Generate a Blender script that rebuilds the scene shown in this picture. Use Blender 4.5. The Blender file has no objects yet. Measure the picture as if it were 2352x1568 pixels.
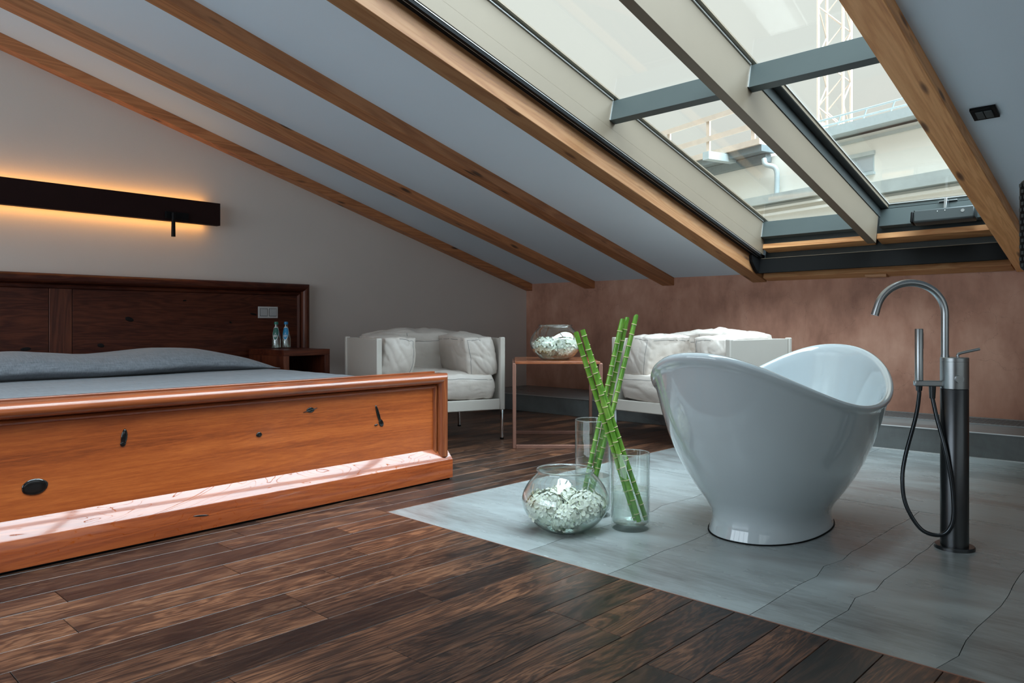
import bpy, bmesh, math, random
from mathutils import Vector, Matrix, noise
random.seed(7)
scene = bpy.context.scene
COL = scene.collection

# ---------------------------------------------------------------- camera, sky, sun, exposure
YAW = math.atan2(1539.0, 1730.0)
HC = 0.87
cam_d = bpy.data.cameras.new('camera')
cam_d.sensor_width = 36.0
cam_d.lens = 1730.0 / 2352.0 * 36.0
cam_d.shift_y = -44.0 / 2352.0
cam_d.clip_end = 500
cam = bpy.data.objects.new('camera', cam_d)
COL.objects.link(cam)
cam.location = (0, 0, HC)
cam.rotation_euler = (math.pi / 2, 0, YAW)
scene.camera = cam

world = bpy.data.worlds.new('overcast_sky')
scene.world = world
world.use_nodes = True
bg = world.node_tree.nodes['Background']
bg.inputs['Color'].default_value = (0.955, 1.0, 0.945, 1)
bg.inputs['Strength'].default_value = 0.85

sun_d = bpy.data.lights.new('hazy_sun', 'SUN')
sun_d.energy = 18.5
sun_d.angle = math.radians(90)
sun_d.color = (0.80, 0.99, 1.13)
sun = bpy.data.objects.new('hazy_sun', sun_d)
COL.objects.link(sun)
sun.rotation_euler = Vector((0.55, 0.0, 0.83)).to_track_quat('Z', 'Y').to_euler()
sun.location = (3, 3, 9)

def fill_light(name, loc, facing, w, h, power, col):
    d = bpy.data.lights.new(name, 'AREA'); d.shape = 'RECTANGLE'; d.size = w; d.size_y = h; d.energy = power; d.color = col
    o = bpy.data.objects.new(name, d); COL.objects.link(o); o.location = loc
    o.rotation_euler = Vector(facing).to_track_quat('-Z', 'Y').to_euler(); return o
# added fill lights behind the camera, to brighten the room
fill_light('fill_light_front', (-3.0, -2.58, 1.50), (0, 1, 0), 4.6, 2.1, 110.0, (0.84, 0.98, 1.09))
fill_light('fill_light_right', (2.28, 0.6, 1.30), (-1, 0, 0), 5.0, 1.5, 16.0, (0.84, 0.99, 1.05))

vs = scene.view_settings
vs.view_transform = 'Standard'
vs.look = 'None'
vs.gamma = 1.0
vs.exposure = 0.0
vs.use_curve_mapping = False
scene.cycles.max_bounces = 14
scene.cycles.transparent_max_bounces = 24
scene.cycles.transmission_bounces = 12
scene.cycles.diffuse_bounces = 6
scene.cycles.sample_clamp_indirect = 8.0

# ---------------------------------------------------------------- frames of reference
FW = Vector((-math.sin(YAW), math.cos(YAW), 0))
RT = Vector((math.cos(YAW), math.sin(YAW), 0))
AX = math.radians(2.05)                      # floor boards and rafters lie 2 degrees off the gable wall
CA, SA = math.cos(AX), math.sin(AX)
def fl(x, y, z=0.0):                         # floor frame -> world
    return Vector((x * CA + y * SA, -x * SA + y * CA, z))
YK, ZC, SL = 6.45, 1.300, 0.2665
XG = -5.52
EN = Vector((0, SL, 1)).normalized()
ES = Vector((-math.sin(AX), -math.cos(AX), SL * math.cos(AX))).normalized()
EX = EN.cross(ES)
if EX.x < 0: EX = -EX
RO = Vector((-1.8, YK, ZC))
def rp(x, s, n):                             # roof frame -> world
    return RO + EX * x + ES * s + EN * n
def roof_z(y): return ZC + SL * (YK - y)

# ---------------------------------------------------------------- mesh builder
class MB:
    def __init__(self): self.v = []; self.f = []
    def add(self, vs_, fs):
        o = len(self.v); self.v += [Vector(p) for p in vs_]
        self.f += [tuple(i + o for i in f) for f in fs]; return self
    def hexa(self, p):                       # 8 points: 4 bottom then 4 top
        return self.add(p, [(3, 2, 1, 0), (4, 5, 6, 7), (0, 1, 5, 4), (1, 2, 6, 5), (2, 3, 7, 6), (3, 0, 4, 7)])
    def box(self, x0, x1, y0, y1, z0, z1, fn=None):
        p = [(x0, y0, z0), (x1, y0, z0), (x1, y1, z0), (x0, y1, z0), (x0, y0, z1), (x1, y0, z1), (x1, y1, z1), (x0, y1, z1)]
        if fn: p = [fn(*q) for q in p]
        return self.hexa(p)
    def prism(self, pts, d):                 # polygon + extrusion vector
        n = len(pts); P = [Vector(p) for p in pts]; Q = [p + Vector(d) for p in P]
        return self.add(P + Q, [tuple(range(n - 1, -1, -1)), tuple(range(n, 2 * n))] + [(i, (i + 1) % n, n + (i + 1) % n, n + i) for i in range(n)])
    def rings(self, R, close=True, cap0=True, cap1=True):
        n = len(R[0]); o = len(self.v)
        for r in R: self.v += [Vector(p) for p in r]
        for i in range(len(R) - 1):
            for j in range(n if close else n - 1):
                a, b = o + i * n + j, o + i * n + (j + 1) % n
                self.f.append((a, b, b + n, a + n))
        if cap0: self.f.append(tuple(o + j for j in range(n - 1, -1, -1)))
        if cap1: self.f.append(tuple(o + (len(R) - 1) * n + j for j in range(n)))
        return self
    def tube(self, path, r, seg=12, cap=True):
        P = [Vector(p) for p in path]; R = []
        rr = r if isinstance(r, (list, tuple)) else [r] * len(P)
        t0 = (P[1] - P[0]).normalized()
        u = t0.orthogonal().normalized()
        for i, p in enumerate(P):
            if i == 0: t = (P[1] - P[0])
            elif i == len(P) - 1: t = (P[-1] - P[-2])
            else: t = (P[i + 1] - P[i]).normalized() + (P[i] - P[i - 1]).normalized()
            t = t.normalized(); u = (u - t * u.dot(t)).normalized(); w = t.cross(u)
            R.append([p + (u * math.cos(2 * math.pi * k / seg) + w * math.sin(2 * math.pi * k / seg)) * rr[i] for k in range(seg)])
        return self.rings(R, cap0=cap, cap1=cap)
    def lathe(self, prof, seg=48, c=(0, 0, 0), cap0=True, cap1=True):
        R = [[(c[0] + r * math.cos(2 * math.pi * k / seg), c[1] + r * math.sin(2 * math.pi * k / seg), c[2] + z) for k in range(seg)] for r, z in prof]
        return self.rings(R, cap0=cap0, cap1=cap1)
    def mesh(self, name, smooth=False, angle=40):
        me = bpy.data.meshes.new(name)
        me.from_pydata([tuple(p) for p in self.v], [], self.f)
        bm = bmesh.new(); bm.from_mesh(me)
        bmesh.ops.recalc_face_normals(bm, faces=bm.faces)
        bm.to_mesh(me); bm.free()
        if smooth:
            me.polygons.foreach_set('use_smooth', [True] * len(me.polygons))
            me.set_sharp_from_angle(angle=math.radians(angle))
        me.update()
        return me
    def build(self, name, mat, parent=None, smooth=False, bevel=0.0, seg=2, angle=40):
        o = bpy.data.objects.new(name, self.mesh(name, smooth or bevel > 0, angle))
        COL.objects.link(o)
        if mat: o.data.materials.append(mat)
        if parent: o.parent = parent
        if bevel:
            b = o.modifiers.new('bevel', 'BEVEL'); b.width = bevel; b.segments = seg
            b.limit_method = 'ANGLE'; b.angle_limit = math.radians(35)
        return o
def obj(name, me, mat=None, parent=None):
    o = bpy.data.objects.new(name, me); COL.objects.link(o)
    if mat and not me.materials: me.materials.append(mat)
    if parent: o.parent = parent
    return o
def empty(name, loc=(0, 0, 0), rz=0.0):
    o = bpy.data.objects.new(name, None); COL.objects.link(o)
    o.location = loc; o.rotation_euler = (0, 0, rz); o.empty_display_size = 0.1
    return o
def tag(o, label, cat, group=None):
    o['label'] = label; o['category'] = cat
    if group: o['group'] = group
    return o
def struct(o): o['kind'] = 'structure'; return o
def spline(pts, n=10):                       # Catmull-Rom
    P = [Vector(p) for p in pts]; P = [P[0] * 2 - P[1]] + P + [P[-1] * 2 - P[-2]]; out = []
    for i in range(1, len(P) - 2):
        for k in range(n):
            t = k / n; a, b, c, d = P[i - 1], P[i], P[i + 1], P[i + 2]
            out.append(0.5 * ((2 * b) + (c - a) * t + (2 * a - 5 * b + 4 * c - d) * t * t + (3 * b - a - 3 * c + d) * t ** 3))
    out.append(P[-2]); return out

# ---------------------------------------------------------------- materials
def new_mat(name):
    m = bpy.data.materials.new(name); m.use_nodes = True
    nt = m.node_tree; return m, nt, nt.nodes['Principled BSDF']
def N(nt, typ, **kw):
    n = nt.nodes.new(typ)
    for k, v in kw.items():
        if k in n.inputs: n.inputs[k].default_value = v
        else: setattr(n, k, v)
    return n
def ramp(nt, fac, stops):
    r = nt.nodes.new('ShaderNodeValToRGB'); e = r.color_ramp.elements
    while len(e) < len(stops): e.new(0.5)
    for i, (p, c) in enumerate(stops): e[i].position = p; e[i].color = (*c, 1)
    nt.links.new(fac, r.inputs['Fac']); return r
def mixc(nt, fac, a, b, mode='MIX'):
    m = nt.nodes.new('ShaderNodeMix'); m.data_type = 'RGBA'; m.blend_type = mode
    for sock, v in ((m.inputs[0], fac), (m.inputs[6], a), (m.inputs[7], b)):
        if isinstance(v, (int, float)): sock.default_value = v
        elif isinstance(v, tuple): sock.default_value = (*v, 1)
        else: nt.links.new(v, sock)
    return m.outputs[2]
def mathn(nt, op, a, b=0.0):
    m = nt.nodes.new('ShaderNodeMath'); m.operation = op
    for s, v in ((m.inputs[0], a), (m.inputs[1], b)):
        if isinstance(v, (int, float)): s.default_value = v
        else: nt.links.new(v, s)
    return m.outputs[0]
def coords(nt, scale=(1, 1, 1), rand=False, rot=(0, 0, 0)):
    tc = nt.nodes.new('ShaderNodeTexCoord'); mp = nt.nodes.new('ShaderNodeMapping')
    mp.inputs['Scale'].default_value = scale; mp.inputs['Rotation'].default_value = rot
    src = tc.outputs['Object']
    if rand:
        oi = nt.nodes.new('ShaderNodeObjectInfo')
        cx = nt.nodes.new('ShaderNodeCombineXYZ')
        k = mathn(nt, 'MULTIPLY', oi.outputs['Random'], 97.0)
        k2 = mathn(nt, 'MULTIPLY', oi.outputs['Random'], 431.0)
        nt.links.new(k, cx.inputs[0]); nt.links.new(k2, cx.inputs[1]); nt.links.new(k, cx.inputs[2])
        ad = nt.nodes.new('ShaderNodeVectorMath'); ad.operation = 'ADD'
        nt.links.new(src, ad.inputs[0]); nt.links.new(cx.outputs[0], ad.inputs[1]); src = ad.outputs[0]
    nt.links.new(src, mp.inputs['Vector']); return mp.outputs[0]
def noise_t(nt, vec, scale, detail=4.0, rough=0.55, dist=0.0):
    n = nt.nodes.new('ShaderNodeTexNoise'); nt.links.new(vec, n.inputs['Vector'])
    n.inputs['Scale'].default_value = scale; n.inputs['Detail'].default_value = detail
    n.inputs['Roughness'].default_value = rough; n.inputs['Distortion'].default_value = dist
    return n.outputs['Fac']
def bump(nt, b, h, strength=0.2, dist=0.01):
    n = nt.nodes.new('ShaderNodeBump'); n.inputs['Strength'].default_value = strength; n.inputs['Distance'].default_value = dist
    nt.links.new(h, n.inputs['Height']); nt.links.new(n.outputs[0], b.inputs['Normal'])
def plain(name, col, rough=0.5, metal=0.0, spec=0.5, coat=0.0, var=0.06, scale=8.0, bmp=0.0, bscale=60.0):
    m, nt, b = new_mat(name)
    v = coords(nt)
    f = noise_t(nt, v, scale, 5)
    c = mixc(nt, f, tuple(x * (1 - var) for x in col), tuple(min(1, x * (1 + var)) for x in col))
    nt.links.new(c, b.inputs['Base Color'])
    b.inputs['Roughness'].default_value = rough; b.inputs['Metallic'].default_value = metal
    b.inputs['Specular IOR Level'].default_value = spec; b.inputs['Coat Weight'].default_value = coat
    b.inputs['Coat Roughness'].default_value = 0.08
    if bmp: bump(nt, b, noise_t(nt, v, bscale, 6), bmp, 0.004)
    return m
def wood(name, dark, mid, light, stretch, gscale=9.0, rough=0.4, coat=0.0, rand=False, rings=2.5, bmp=0.12, blot=1.2, ringk=0.55, coat_rough=0.12, knots=0.0, pores=False, spec=0.5):
    m, nt, b = new_mat(name)
    v = coords(nt, stretch, rand)
    base = noise_t(nt, v, rings, 3, 0.5, 0.6)
    wv = mathn(nt, 'SINE', mathn(nt, 'MULTIPLY', base, 60.0))
    wv = mathn(nt, 'MULTIPLY_ADD', wv, 0.5); nt.nodes[-1].inputs[2].default_value = 0.5
    fine = noise_t(nt, v, gscale * 6, 6, 0.7)
    big = noise_t(nt, v, blot, 3, 0.6, 0.4)
    f = mathn(nt, 'ADD', mathn(nt, 'MULTIPLY', wv, 0.30 * ringk), mathn(nt, 'MULTIPLY', fine, 0.45))
    f = mathn(nt, 'ADD', f, mathn(nt, 'MULTIPLY', big, 0.62))
    r = ramp(nt, f, [(0.30, dark), (0.55, mid), (0.80, light)])
    col = r.outputs['Color']
    if rand:
        oi = nt.nodes.new('ShaderNodeObjectInfo')
        k = ramp(nt, oi.outputs['Random'], [(0.0, (0.42, 0.40, 0.40)), (0.35, (0.85, 0.82, 0.80)), (0.7, (1.15, 1.1, 1.05)), (1.0, (1.7, 1.55, 1.4))])
        col = mixc(nt, 1.0, col, k.outputs['Color'], 'MULTIPLY')
    if knots:
        ax_ = [i_ for i_ in range(3) if stretch[i_] < 1.0]; vv = coords(nt, tuple(1.9 if i_ in ax_ else 9.0 for i_ in range(3)), rand)
        vo = nt.nodes.new('ShaderNodeTexVoronoi'); nt.links.new(vv, vo.inputs['Vector']); vo.inputs['Scale'].default_value = knots
        kr = ramp(nt, vo.outputs['Distance'], [(0.0, (1, 1, 1)), (0.09, (0.8, 0.8, 0.8)), (0.17, (0, 0, 0))])
        col = mixc(nt, kr.outputs['Color'], col, tuple(x * 0.28 for x in dark))
    nt.links.new(col, b.inputs['Base Color'])
    rr = nt.nodes.new('ShaderNodeMapRange'); nt.links.new(fine, rr.inputs[0])
    rr.inputs[3].default_value = max(0.05, rough - 0.08); rr.inputs[4].default_value = rough + 0.10
    nt.links.new(rr.outputs[0], b.inputs['Roughness'])
    b.inputs['Coat Weight'].default_value = coat; b.inputs['Coat Roughness'].default_value = coat_rough
    b.inputs['Specular IOR Level'].default_value = spec
    if pores:
        vp = coords(nt, (3.2, 0.9, 3.2)); pf = noise_t(nt, vp, 1.5, 3, 0.5, 1.2)
        ps = mathn(nt, 'ABSOLUTE', mathn(nt, 'SINE', mathn(nt, 'MULTIPLY', pf, 55.0)))
        grit = noise_t(nt, coords(nt, (30, 120, 30)), 2.0, 3, 0.6)
        pr = ramp(nt, mathn(nt, 'ADD', ps, mathn(nt, 'MULTIPLY', grit, 0.22)), [(0.10, (0.0, 0.0, 0.0)), (0.27, (1, 1, 1))])
        nt.links.new(mathn(nt, 'MULTIPLY', pr.outputs['Color'], coat), b.inputs['Coat Weight'])
        nt.links.new(mathn(nt, 'MULTIPLY', pr.outputs['Color'], 0.5), b.inputs['Specular IOR Level'])
    bump(nt, b, fine, bmp, 0.002)
    return m
def emit(name, col, st):
    m, nt, b = new_mat(name)
    b.inputs['Emission Color'].default_value = (*col, 1); b.inputs['Emission Strength'].default_value = st
    b.inputs['Base Color'].default_value = (*col, 1)
    return m
def thin_glass(name, tint=(0.97, 0.99, 0.98), refl=0.05, edge=0.55, rough=0.0):
    m = bpy.data.materials.new(name); m.use_nodes = True; nt = m.node_tree
    for n in list(nt.nodes):
        if n.type != 'OUTPUT_MATERIAL': nt.nodes.remove(n)
    out = [n for n in nt.nodes if n.type == 'OUTPUT_MATERIAL'][0]
    t = nt.nodes.new('ShaderNodeBsdfTransparent'); t.inputs[0].default_value = (*tint, 1)
    g = nt.nodes.new('ShaderNodeBsdfGlossy'); g.inputs['Roughness'].default_value = rough; g.inputs['Color'].default_value = (0.95, 1, 0.99, 1)
    lw = nt.nodes.new('ShaderNodeLayerWeight'); lw.inputs['Blend'].default_value = 0.5
    tr_ = ramp(nt, mathn(nt, 'POWER', lw.outputs['Facing'], 5.0), [(0.0, tint), (0.35, tuple(x * 0.90 for x in tint)), (1.0, (0.34, 0.40, 0.39))])
    nt.links.new(tr_.outputs['Color'], t.inputs[0])
    f = mathn(nt, 'POWER', lw.outputs['Facing'], 3.4)
    f = mathn(nt, 'ADD', mathn(nt, 'MULTIPLY', f, edge), refl)
    mx = nt.nodes.new('ShaderNodeMixShader')
    nt.links.new(f, mx.inputs[0]); nt.links.new(t.outputs[0], mx.inputs[1]); nt.links.new(g.outputs[0], mx.inputs[2])
    nt.links.new(mx.outputs[0], out.inputs['Surface']); return m

M = {}
M['wall'] = plain('wall_plaster', (0.66, 0.595, 0.545), 0.85, var=0.04, scale=2.5, bmp=0.10, bscale=90)
M['ceil'] = plain('ceiling_paint', (0.67, 0.745, 0.81), 0.8, var=0.02, scale=2.0, bmp=0.04, bscale=120)
# brown-red lime plaster with vertical trowel marks and hairline cracks
m, nt, b = new_mat('terracotta_plaster')
v = coords(nt, (1.4, 1.4, 1.1)); v2 = coords(nt, (4.0, 4.0, 1.7)); v3 = coords(nt)
f = mathn(nt, 'ADD', mathn(nt, 'MULTIPLY', noise_t(nt, v, 1.6, 4, 0.6, 0.3), 0.65), mathn(nt, 'MULTIPLY', noise_t(nt, v2, 1.5, 6, 0.65), 0.4))
r = ramp(nt, f, [(0.34, (0.25, 0.108, 0.070)), (0.52, (0.45, 0.218, 0.146)), (0.70, (0.60, 0.33, 0.235))])
vo = nt.nodes.new('ShaderNodeTexVoronoi'); vo.feature = 'DISTANCE_TO_EDGE'; vo.inputs['Scale'].default_value = 1.1
dv = nt.nodes.new('ShaderNodeVectorMath'); dv.operation = 'ADD'
nz = nt.nodes.new('ShaderNodeTexNoise'); nt.links.new(v3, nz.inputs['Vector']); nz.inputs['Scale'].default_value = 3.0; nz.inputs['Detail'].default_value = 6
nt.links.new(v3, dv.inputs[0]); nt.links.new(nz.outputs['Color'], dv.inputs[1]); nt.links.new(dv.outputs[0], vo.inputs['Vector'])
cr = ramp(nt, vo.outputs['Distance'], [(0.0, (1, 1, 1)), (0.004, (0, 0, 0))])
crf = mathn(nt, 'MULTIPLY', cr.outputs['Color'], 0.35)
nt.links.new(mixc(nt, crf, r.outputs['Color'], (0.14, 0.07, 0.05)), b.inputs['Base Color'])
b.inputs['Roughness'].default_value = 0.6
bump(nt, b, noise_t(nt, v2, 6, 5), 0.15, 0.004)
M['terracotta'] = m
# stone slabs
def stone(name, k=1.0, rough=0.23):
    m, nt, b = new_mat(name)
    v = coords(nt, (0.55, 1.5, 1)); v2 = coords(nt, (2.0, 14, 1), rot=(0, 0, 0.12)); v3 = coords(nt, (0.8, 2.2, 1))
    big = noise_t(nt, v, 1.5, 5, 0.6, 0.5)
    lin = noise_t(nt, v2, 2.6, 6, 0.75)
    f = mathn(nt, 'ADD', mathn(nt, 'MULTIPLY', big, 0.72), mathn(nt, 'MULTIPLY', lin, 0.28))
    r = ramp(nt, f, [(0.32, (0.085 * k, 0.082 * k, 0.078 * k)), (0.48, (0.160 * k, 0.172 * k, 0.170 * k)), (0.68, (0.238 * k, 0.264 * k, 0.264 * k))])
    st = ramp(nt, noise_t(nt, v3, 1.3, 4, 0.55, 0.8), [(0.60, (0, 0, 0)), (0.72, (1, 1, 1))])
    c = mixc(nt, mathn(nt, 'MULTIPLY', st.outputs['Color'], 0.55), r.outputs['Color'], (0.10 * k, 0.075 * k, 0.066 * k))
    nt.links.new(c, b.inputs['Base Color'])
    rr = nt.nodes.new('ShaderNodeMapRange'); nt.links.new(big, rr.inputs[0])
    rr.inputs[1].default_value = 0.3; rr.inputs[2].default_value = 0.7
    rr.inputs[3].default_value = rough - 0.06; rr.inputs[4].default_value = rough + 0.14
    nt.links.new(rr.outputs[0], b.inputs['Roughness'])
    bump(nt, b, lin, 0.06, 0.002)
    return m
M['stone'] = stone('grey_stone', 1.62)
M['stone_dark'] = stone('dark_step_stone', 0.8, 0.30)
M['subfloor'] = plain('subfloor_dark', (0.012, 0.010, 0.009), 0.9)
m, nt, b = new_mat('smoked_oak_board')
vf = coords(nt, (150, 4.5, 150), True); vm = coords(nt, (9, 1.25, 9), True); vb = coords(nt, (6.5, 1.7, 6.5), True); vk = coords(nt, (7.5, 2.6, 7.5), True)
fib = noise_t(nt, vf, 1.6, 6, 0.66)
fg = noise_t(nt, vm, 0.95, 5, 0.55, 1.0)
fig = mathn(nt, 'MULTIPLY_ADD', mathn(nt, 'SINE', mathn(nt, 'MULTIPLY', fg, 75.0)), 0.5); nt.nodes[-1].inputs[2].default_value = 0.5
blo = noise_t(nt, vb, 0.8, 5, 0.60, 0.9)
# dark knots with the figure bending round them
vo = nt.nodes.new('ShaderNodeTexVoronoi'); nt.links.new(vk, vo.inputs['Vector']); vo.inputs['Scale'].default_value = 0.55
kn = ramp(nt, vo.outputs['Distance'], [(0.0, (1, 1, 1)), (0.10, (0.75, 0.75, 0.75)), (0.30, (0, 0, 0))])
f = mathn(nt, 'ADD', mathn(nt, 'MULTIPLY', fib, 0.40), mathn(nt, 'MULTIPLY', fig, 0.12))
f = mathn(nt, 'ADD', f, mathn(nt, 'MULTIPLY', blo, 0.62))
f = mathn(nt, 'SUBTRACT', f, mathn(nt, 'MULTIPLY', kn.outputs['Color'], 0.13))
r = ramp(nt, f, [(0.40, (0.0065, 0.0045, 0.0042)), (0.52, (0.030, 0.0150, 0.0100)), (0.61, (0.082, 0.0370, 0.0210)), (0.74, (0.205, 0.098, 0.052))])
oi = nt.nodes.new('ShaderNodeObjectInfo')
kk = ramp(nt, oi.outputs['Random'], [(0.0, (0.34, 0.35, 0.38)), (0.25, (0.72, 0.70, 0.70)), (0.65, (1.0, 0.94, 0.90)), (1.0, (1.5, 1.28, 1.12))])
nt.links.new(mixc(nt, 1.0, r.outputs['Color'], kk.outputs['Color'], 'MULTIPLY'), b.inputs['Base Color'])
rr = nt.nodes.new('ShaderNodeMapRange'); nt.links.new(fib, rr.inputs[0]); rr.inputs[3].default_value = 0.22; rr.inputs[4].default_value = 0.46
nt.links.new(rr.outputs[0], b.inputs['Roughness'])
bump(nt, b, fib, 0.14, 0.002)
M['plank'] = m
M['pine_lit'] = wood('larch_beam_lit', (0.36, 0.135, 0.050), (0.66, 0.305, 0.115), (0.80, 0.42, 0.185), (9.0, 0.5, 9.0), 2.6, 0.5, 0.0, True, 1.0, 0.12, 0.7, 0.7, knots=1.05)  # lit copy of the beam larch, skylight brightness put into the colour
M['pine_shade'] = wood('larch_beam_shaded', (0.115, 0.044, 0.018), (0.245, 0.098, 0.039), (0.34, 0.150, 0.064), (9.0, 0.5, 9.0), 2.6, 0.5, 0.0, True, 1.0, 0.12, 0.7, 0.7, knots=1.15)  # same larch away from the skylight, shade put into the colour
M['pine_x'] = wood('larch_batten', (0.34, 0.13, 0.044), (0.62, 0.27, 0.10), (0.76, 0.39, 0.165), (0.6, 6.0, 6.0), 2.2, 0.5, 0.0, True, 1.2, 0.12, 0.8, 0.9)
M['cherry'] = wood('orange_lacquered_wood', (0.15, 0.027, 0.006), (0.44, 0.092, 0.016), (0.66, 0.165, 0.032), (14.0, 0.8, 14.0), 4.5, 0.38, 0.35, False, 1.0, 0.10, 0.8, 0.28, 0.12)
M['cherry_plinth'] = wood('red_lacquered_plinth', (0.11, 0.020, 0.005), (0.29, 0.055, 0.011), (0.42, 0.095, 0.020), (9.0, 0.7, 9.0), 3.4, 0.34, 0.9, False, 1.2, 0.08, 1.0, 0.5, 0.07, pores=True)
M['cherry_mould'] = wood('red_lacquered_moulding', (0.075, 0.014, 0.004), (0.22, 0.046, 0.011), (0.36, 0.085, 0.020), (8.0, 0.5, 8.0), 2.4, 0.30, 0.8, False, 1.3, 0.10, 1.0, 0.6, 0.12)
M['cherry_side'] = wood('red_lacquered_stile', (0.060, 0.012, 0.003), (0.22, 0.047, 0.011), (0.38, 0.105, 0.024), (10.0, 10.0, 0.5), 2.8, 0.40, 0.25, False, 1.3, 0.10, 1.0, 0.6, 0.12)
M['mahog'] = wood('dark_mahogany', (0.014, 0.0030, 0.0018), (0.050, 0.0105, 0.0050), (0.105, 0.026, 0.011), (9.0, 0.8, 9.0), 2.4, 0.42, 0.05, False, 1.2, 0.08, 0.9, 0.5, spec=0.22)
M['mahog_v'] = wood('dark_mahogany_stile', (0.020, 0.0045, 0.0026), (0.070, 0.016, 0.0075), (0.135, 0.036, 0.015), (6.0, 6.0, 0.6), 2.0, 0.38, 0.10, False, 1.2, 0.08, 0.9, 0.5, spec=0.3)
M['lightbar'] = plain('dark_maroon_veneer', (0.018, 0.0065, 0.006), 0.7, spec=0.15, var=0.2)
M['knot_dull'] = plain('dull_dark_knot', (0.006, 0.004, 0.0035), 0.6, spec=0.2)
M['knot'] = plain('black_knot', (0.006, 0.005, 0.005), 0.12, coat=0.6)
M['black'] = plain('black_metal', (0.006, 0.006, 0.0065), 0.5, spec=0.12)
M['blackmatte'] = plain('black_matte', (0.004, 0.004, 0.004), 0.7, spec=0.15)
M['frame_shade'] = plain('shaded_steel_frame', (0.085, 0.105, 0.104), 0.45, metal=0.3)  # steel of the frame, with the shade on the transom faces in its colour
M['frame'] = plain('satin_steel_frame', (0.175, 0.138, 0.098), 0.5, metal=0.25, var=0.08, scale=3)
M['frame_dark'] = plain('dark_steel_frame', (0.055, 0.065, 0.066), 0.42, metal=0.3)
M['alu'] = plain('pale_aluminium', (0.62, 0.63, 0.62), 0.35, metal=0.7)
M['glass_pane'] = thin_glass('window_glass', (0.985, 0.995, 0.985), 0.03, 0.5)
M['glass'] = thin_glass('vessel_glass', (0.985, 0.995, 0.99), 0.035, 0.75)
def real_glass(name, ior=1.45, tint=(0.985, 1.0, 0.995)):
    m, nt, b = new_mat(name)
    b.inputs['Base Color'].default_value = (*tint, 1); b.inputs['Roughness'].default_value = 0.0
    b.inputs['IOR'].default_value = ior; b.inputs['Transmission Weight'].default_value = 1.0
    return m
M['glass'] = thin_glass('vessel_glass', (0.985, 0.995, 0.99), 0.065, 1.0)
M['glass_lip'] = real_glass('vessel_lip_glass')
M['tub'] = plain('white_enamel', (0.54, 0.605, 0.63), 0.10, var=0.01, coat=1.0, spec=0.5)
M['tub'].node_tree.nodes['Principled BSDF'].inputs['Coat Roughness'].default_value = 0.02
M['steel'] = plain('brushed_steel', (0.36, 0.375, 0.38), 0.30, metal=1.0, var=0.08, scale=30)
M['steel_dark'] = plain('gunmetal', (0.085, 0.088, 0.092), 0.30, metal=1.0, var=0.08, scale=30)
M['chrome'] = plain('chrome', (0.75, 0.77, 0.78), 0.08, metal=1.0, var=0.01)
M['hose'] = plain('dark_hose', (0.05, 0.055, 0.06), 0.25, metal=0.9)
M['copper'] = plain('copper_tube', (0.34, 0.17, 0.125), 0.42, metal=0.55, var=0.12, scale=30)
M['copper_top'] = wood('copper_brown_top', (0.16, 0.045, 0.020), (0.30, 0.095, 0.040), (0.42, 0.15, 0.065), (0.8, 4, 4), 2.0, 0.25, 0.4, False)
M['plastic'] = plain('grey_switch_plastic', (0.50, 0.49, 0.48), 0.4)
M['plastic_d'] = plain('grey_switch_rocker', (0.40, 0.40, 0.40), 0.4)
M['led'] = emit('warm_led', (1.0, 0.47, 0.11), 9.0)
# leather
m, nt, b = new_mat('pale_leather')
v = coords(nt)
f = noise_t(nt, v, 4.0, 5, 0.6)
nt.links.new(mixc(nt, f, (0.46, 0.40, 0.35), (0.55, 0.49, 0.44)), b.inputs['Base Color'])
b.inputs['Roughness'].default_value = 0.42
bump(nt, b, noise_t(nt, v, 22.0, 5, 0.6), 0.20, 0.010)
M['leather'] = m
M['leather_frame'] = plain('leather_saddle', (0.50, 0.46, 0.41), 0.45, var=0.03, bmp=0.05, bscale=200)
M['seam'] = plain('seam_thread', (0.18, 0.18, 0.175), 0.8)
# linen
def linen(name, c1, c2):
    m, nt, b = new_mat(name)
    va = coords(nt, (260, 14, 60)); vb = coords(nt, (14, 260, 60))
    f = mathn(nt, 'MULTIPLY', mathn(nt, 'ADD', noise_t(nt, va, 1.0, 3), noise_t(nt, vb, 1.0, 3)), 0.5)
    r = ramp(nt, f, [(0.35, c1), (0.65, c2)])
    nt.links.new(r.outputs['Color'], b.inputs['Base Color']); b.inputs['Roughness'].default_value = 0.85
    b.inputs['Sheen Weight'].default_value = 0.15
    bump(nt, b, f, 0.25, 0.002); return m
M['linen'] = linen('grey_linen', (0.100, 0.106, 0.118), (0.20, 0.212, 0.232))
M['petal'] = plain('hydrangea_petal', (0.68, 0.71, 0.61), 0.55, var=0.10, scale=30)
M['petal'].node_tree.nodes['Principled BSDF'].inputs['Subsurface Weight'].default_value = 0.5
M['petal'].node_tree.nodes['Principled BSDF'].inputs['Subsurface Radius'].default_value = (0.02, 0.02, 0.012)
M['core'] = plain('hydrangea_core', (0.40, 0.52, 0.24), 0.7, var=0.2, scale=60)
M['stem'] = plain('green_stem', (0.16, 0.30, 0.07), 0.5)
m, nt, b = new_mat('bamboo_green')
v = coords(nt, (1, 1, 1)); r = ramp(nt, noise_t(nt, v, 7.0, 4, 0.6), [(0.3, (0.05, 0.19, 0.014)), (0.5, (0.14, 0.34, 0.03)), (0.72, (0.36, 0.55, 0.11))])
nt.links.new(r.outputs['Color'], b.inputs['Base Color']); b.inputs['Roughness'].default_value = 0.28; b.inputs['Coat Weight'].default_value = 0.2
M['bamboo'] = m
M['node'] = plain('bamboo_node', (0.52, 0.44, 0.24), 0.6, var=0.2, scale=60)
M['bamboo_cut'] = plain('bamboo_cut_end', (0.55, 0.68, 0.42), 0.6)
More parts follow.
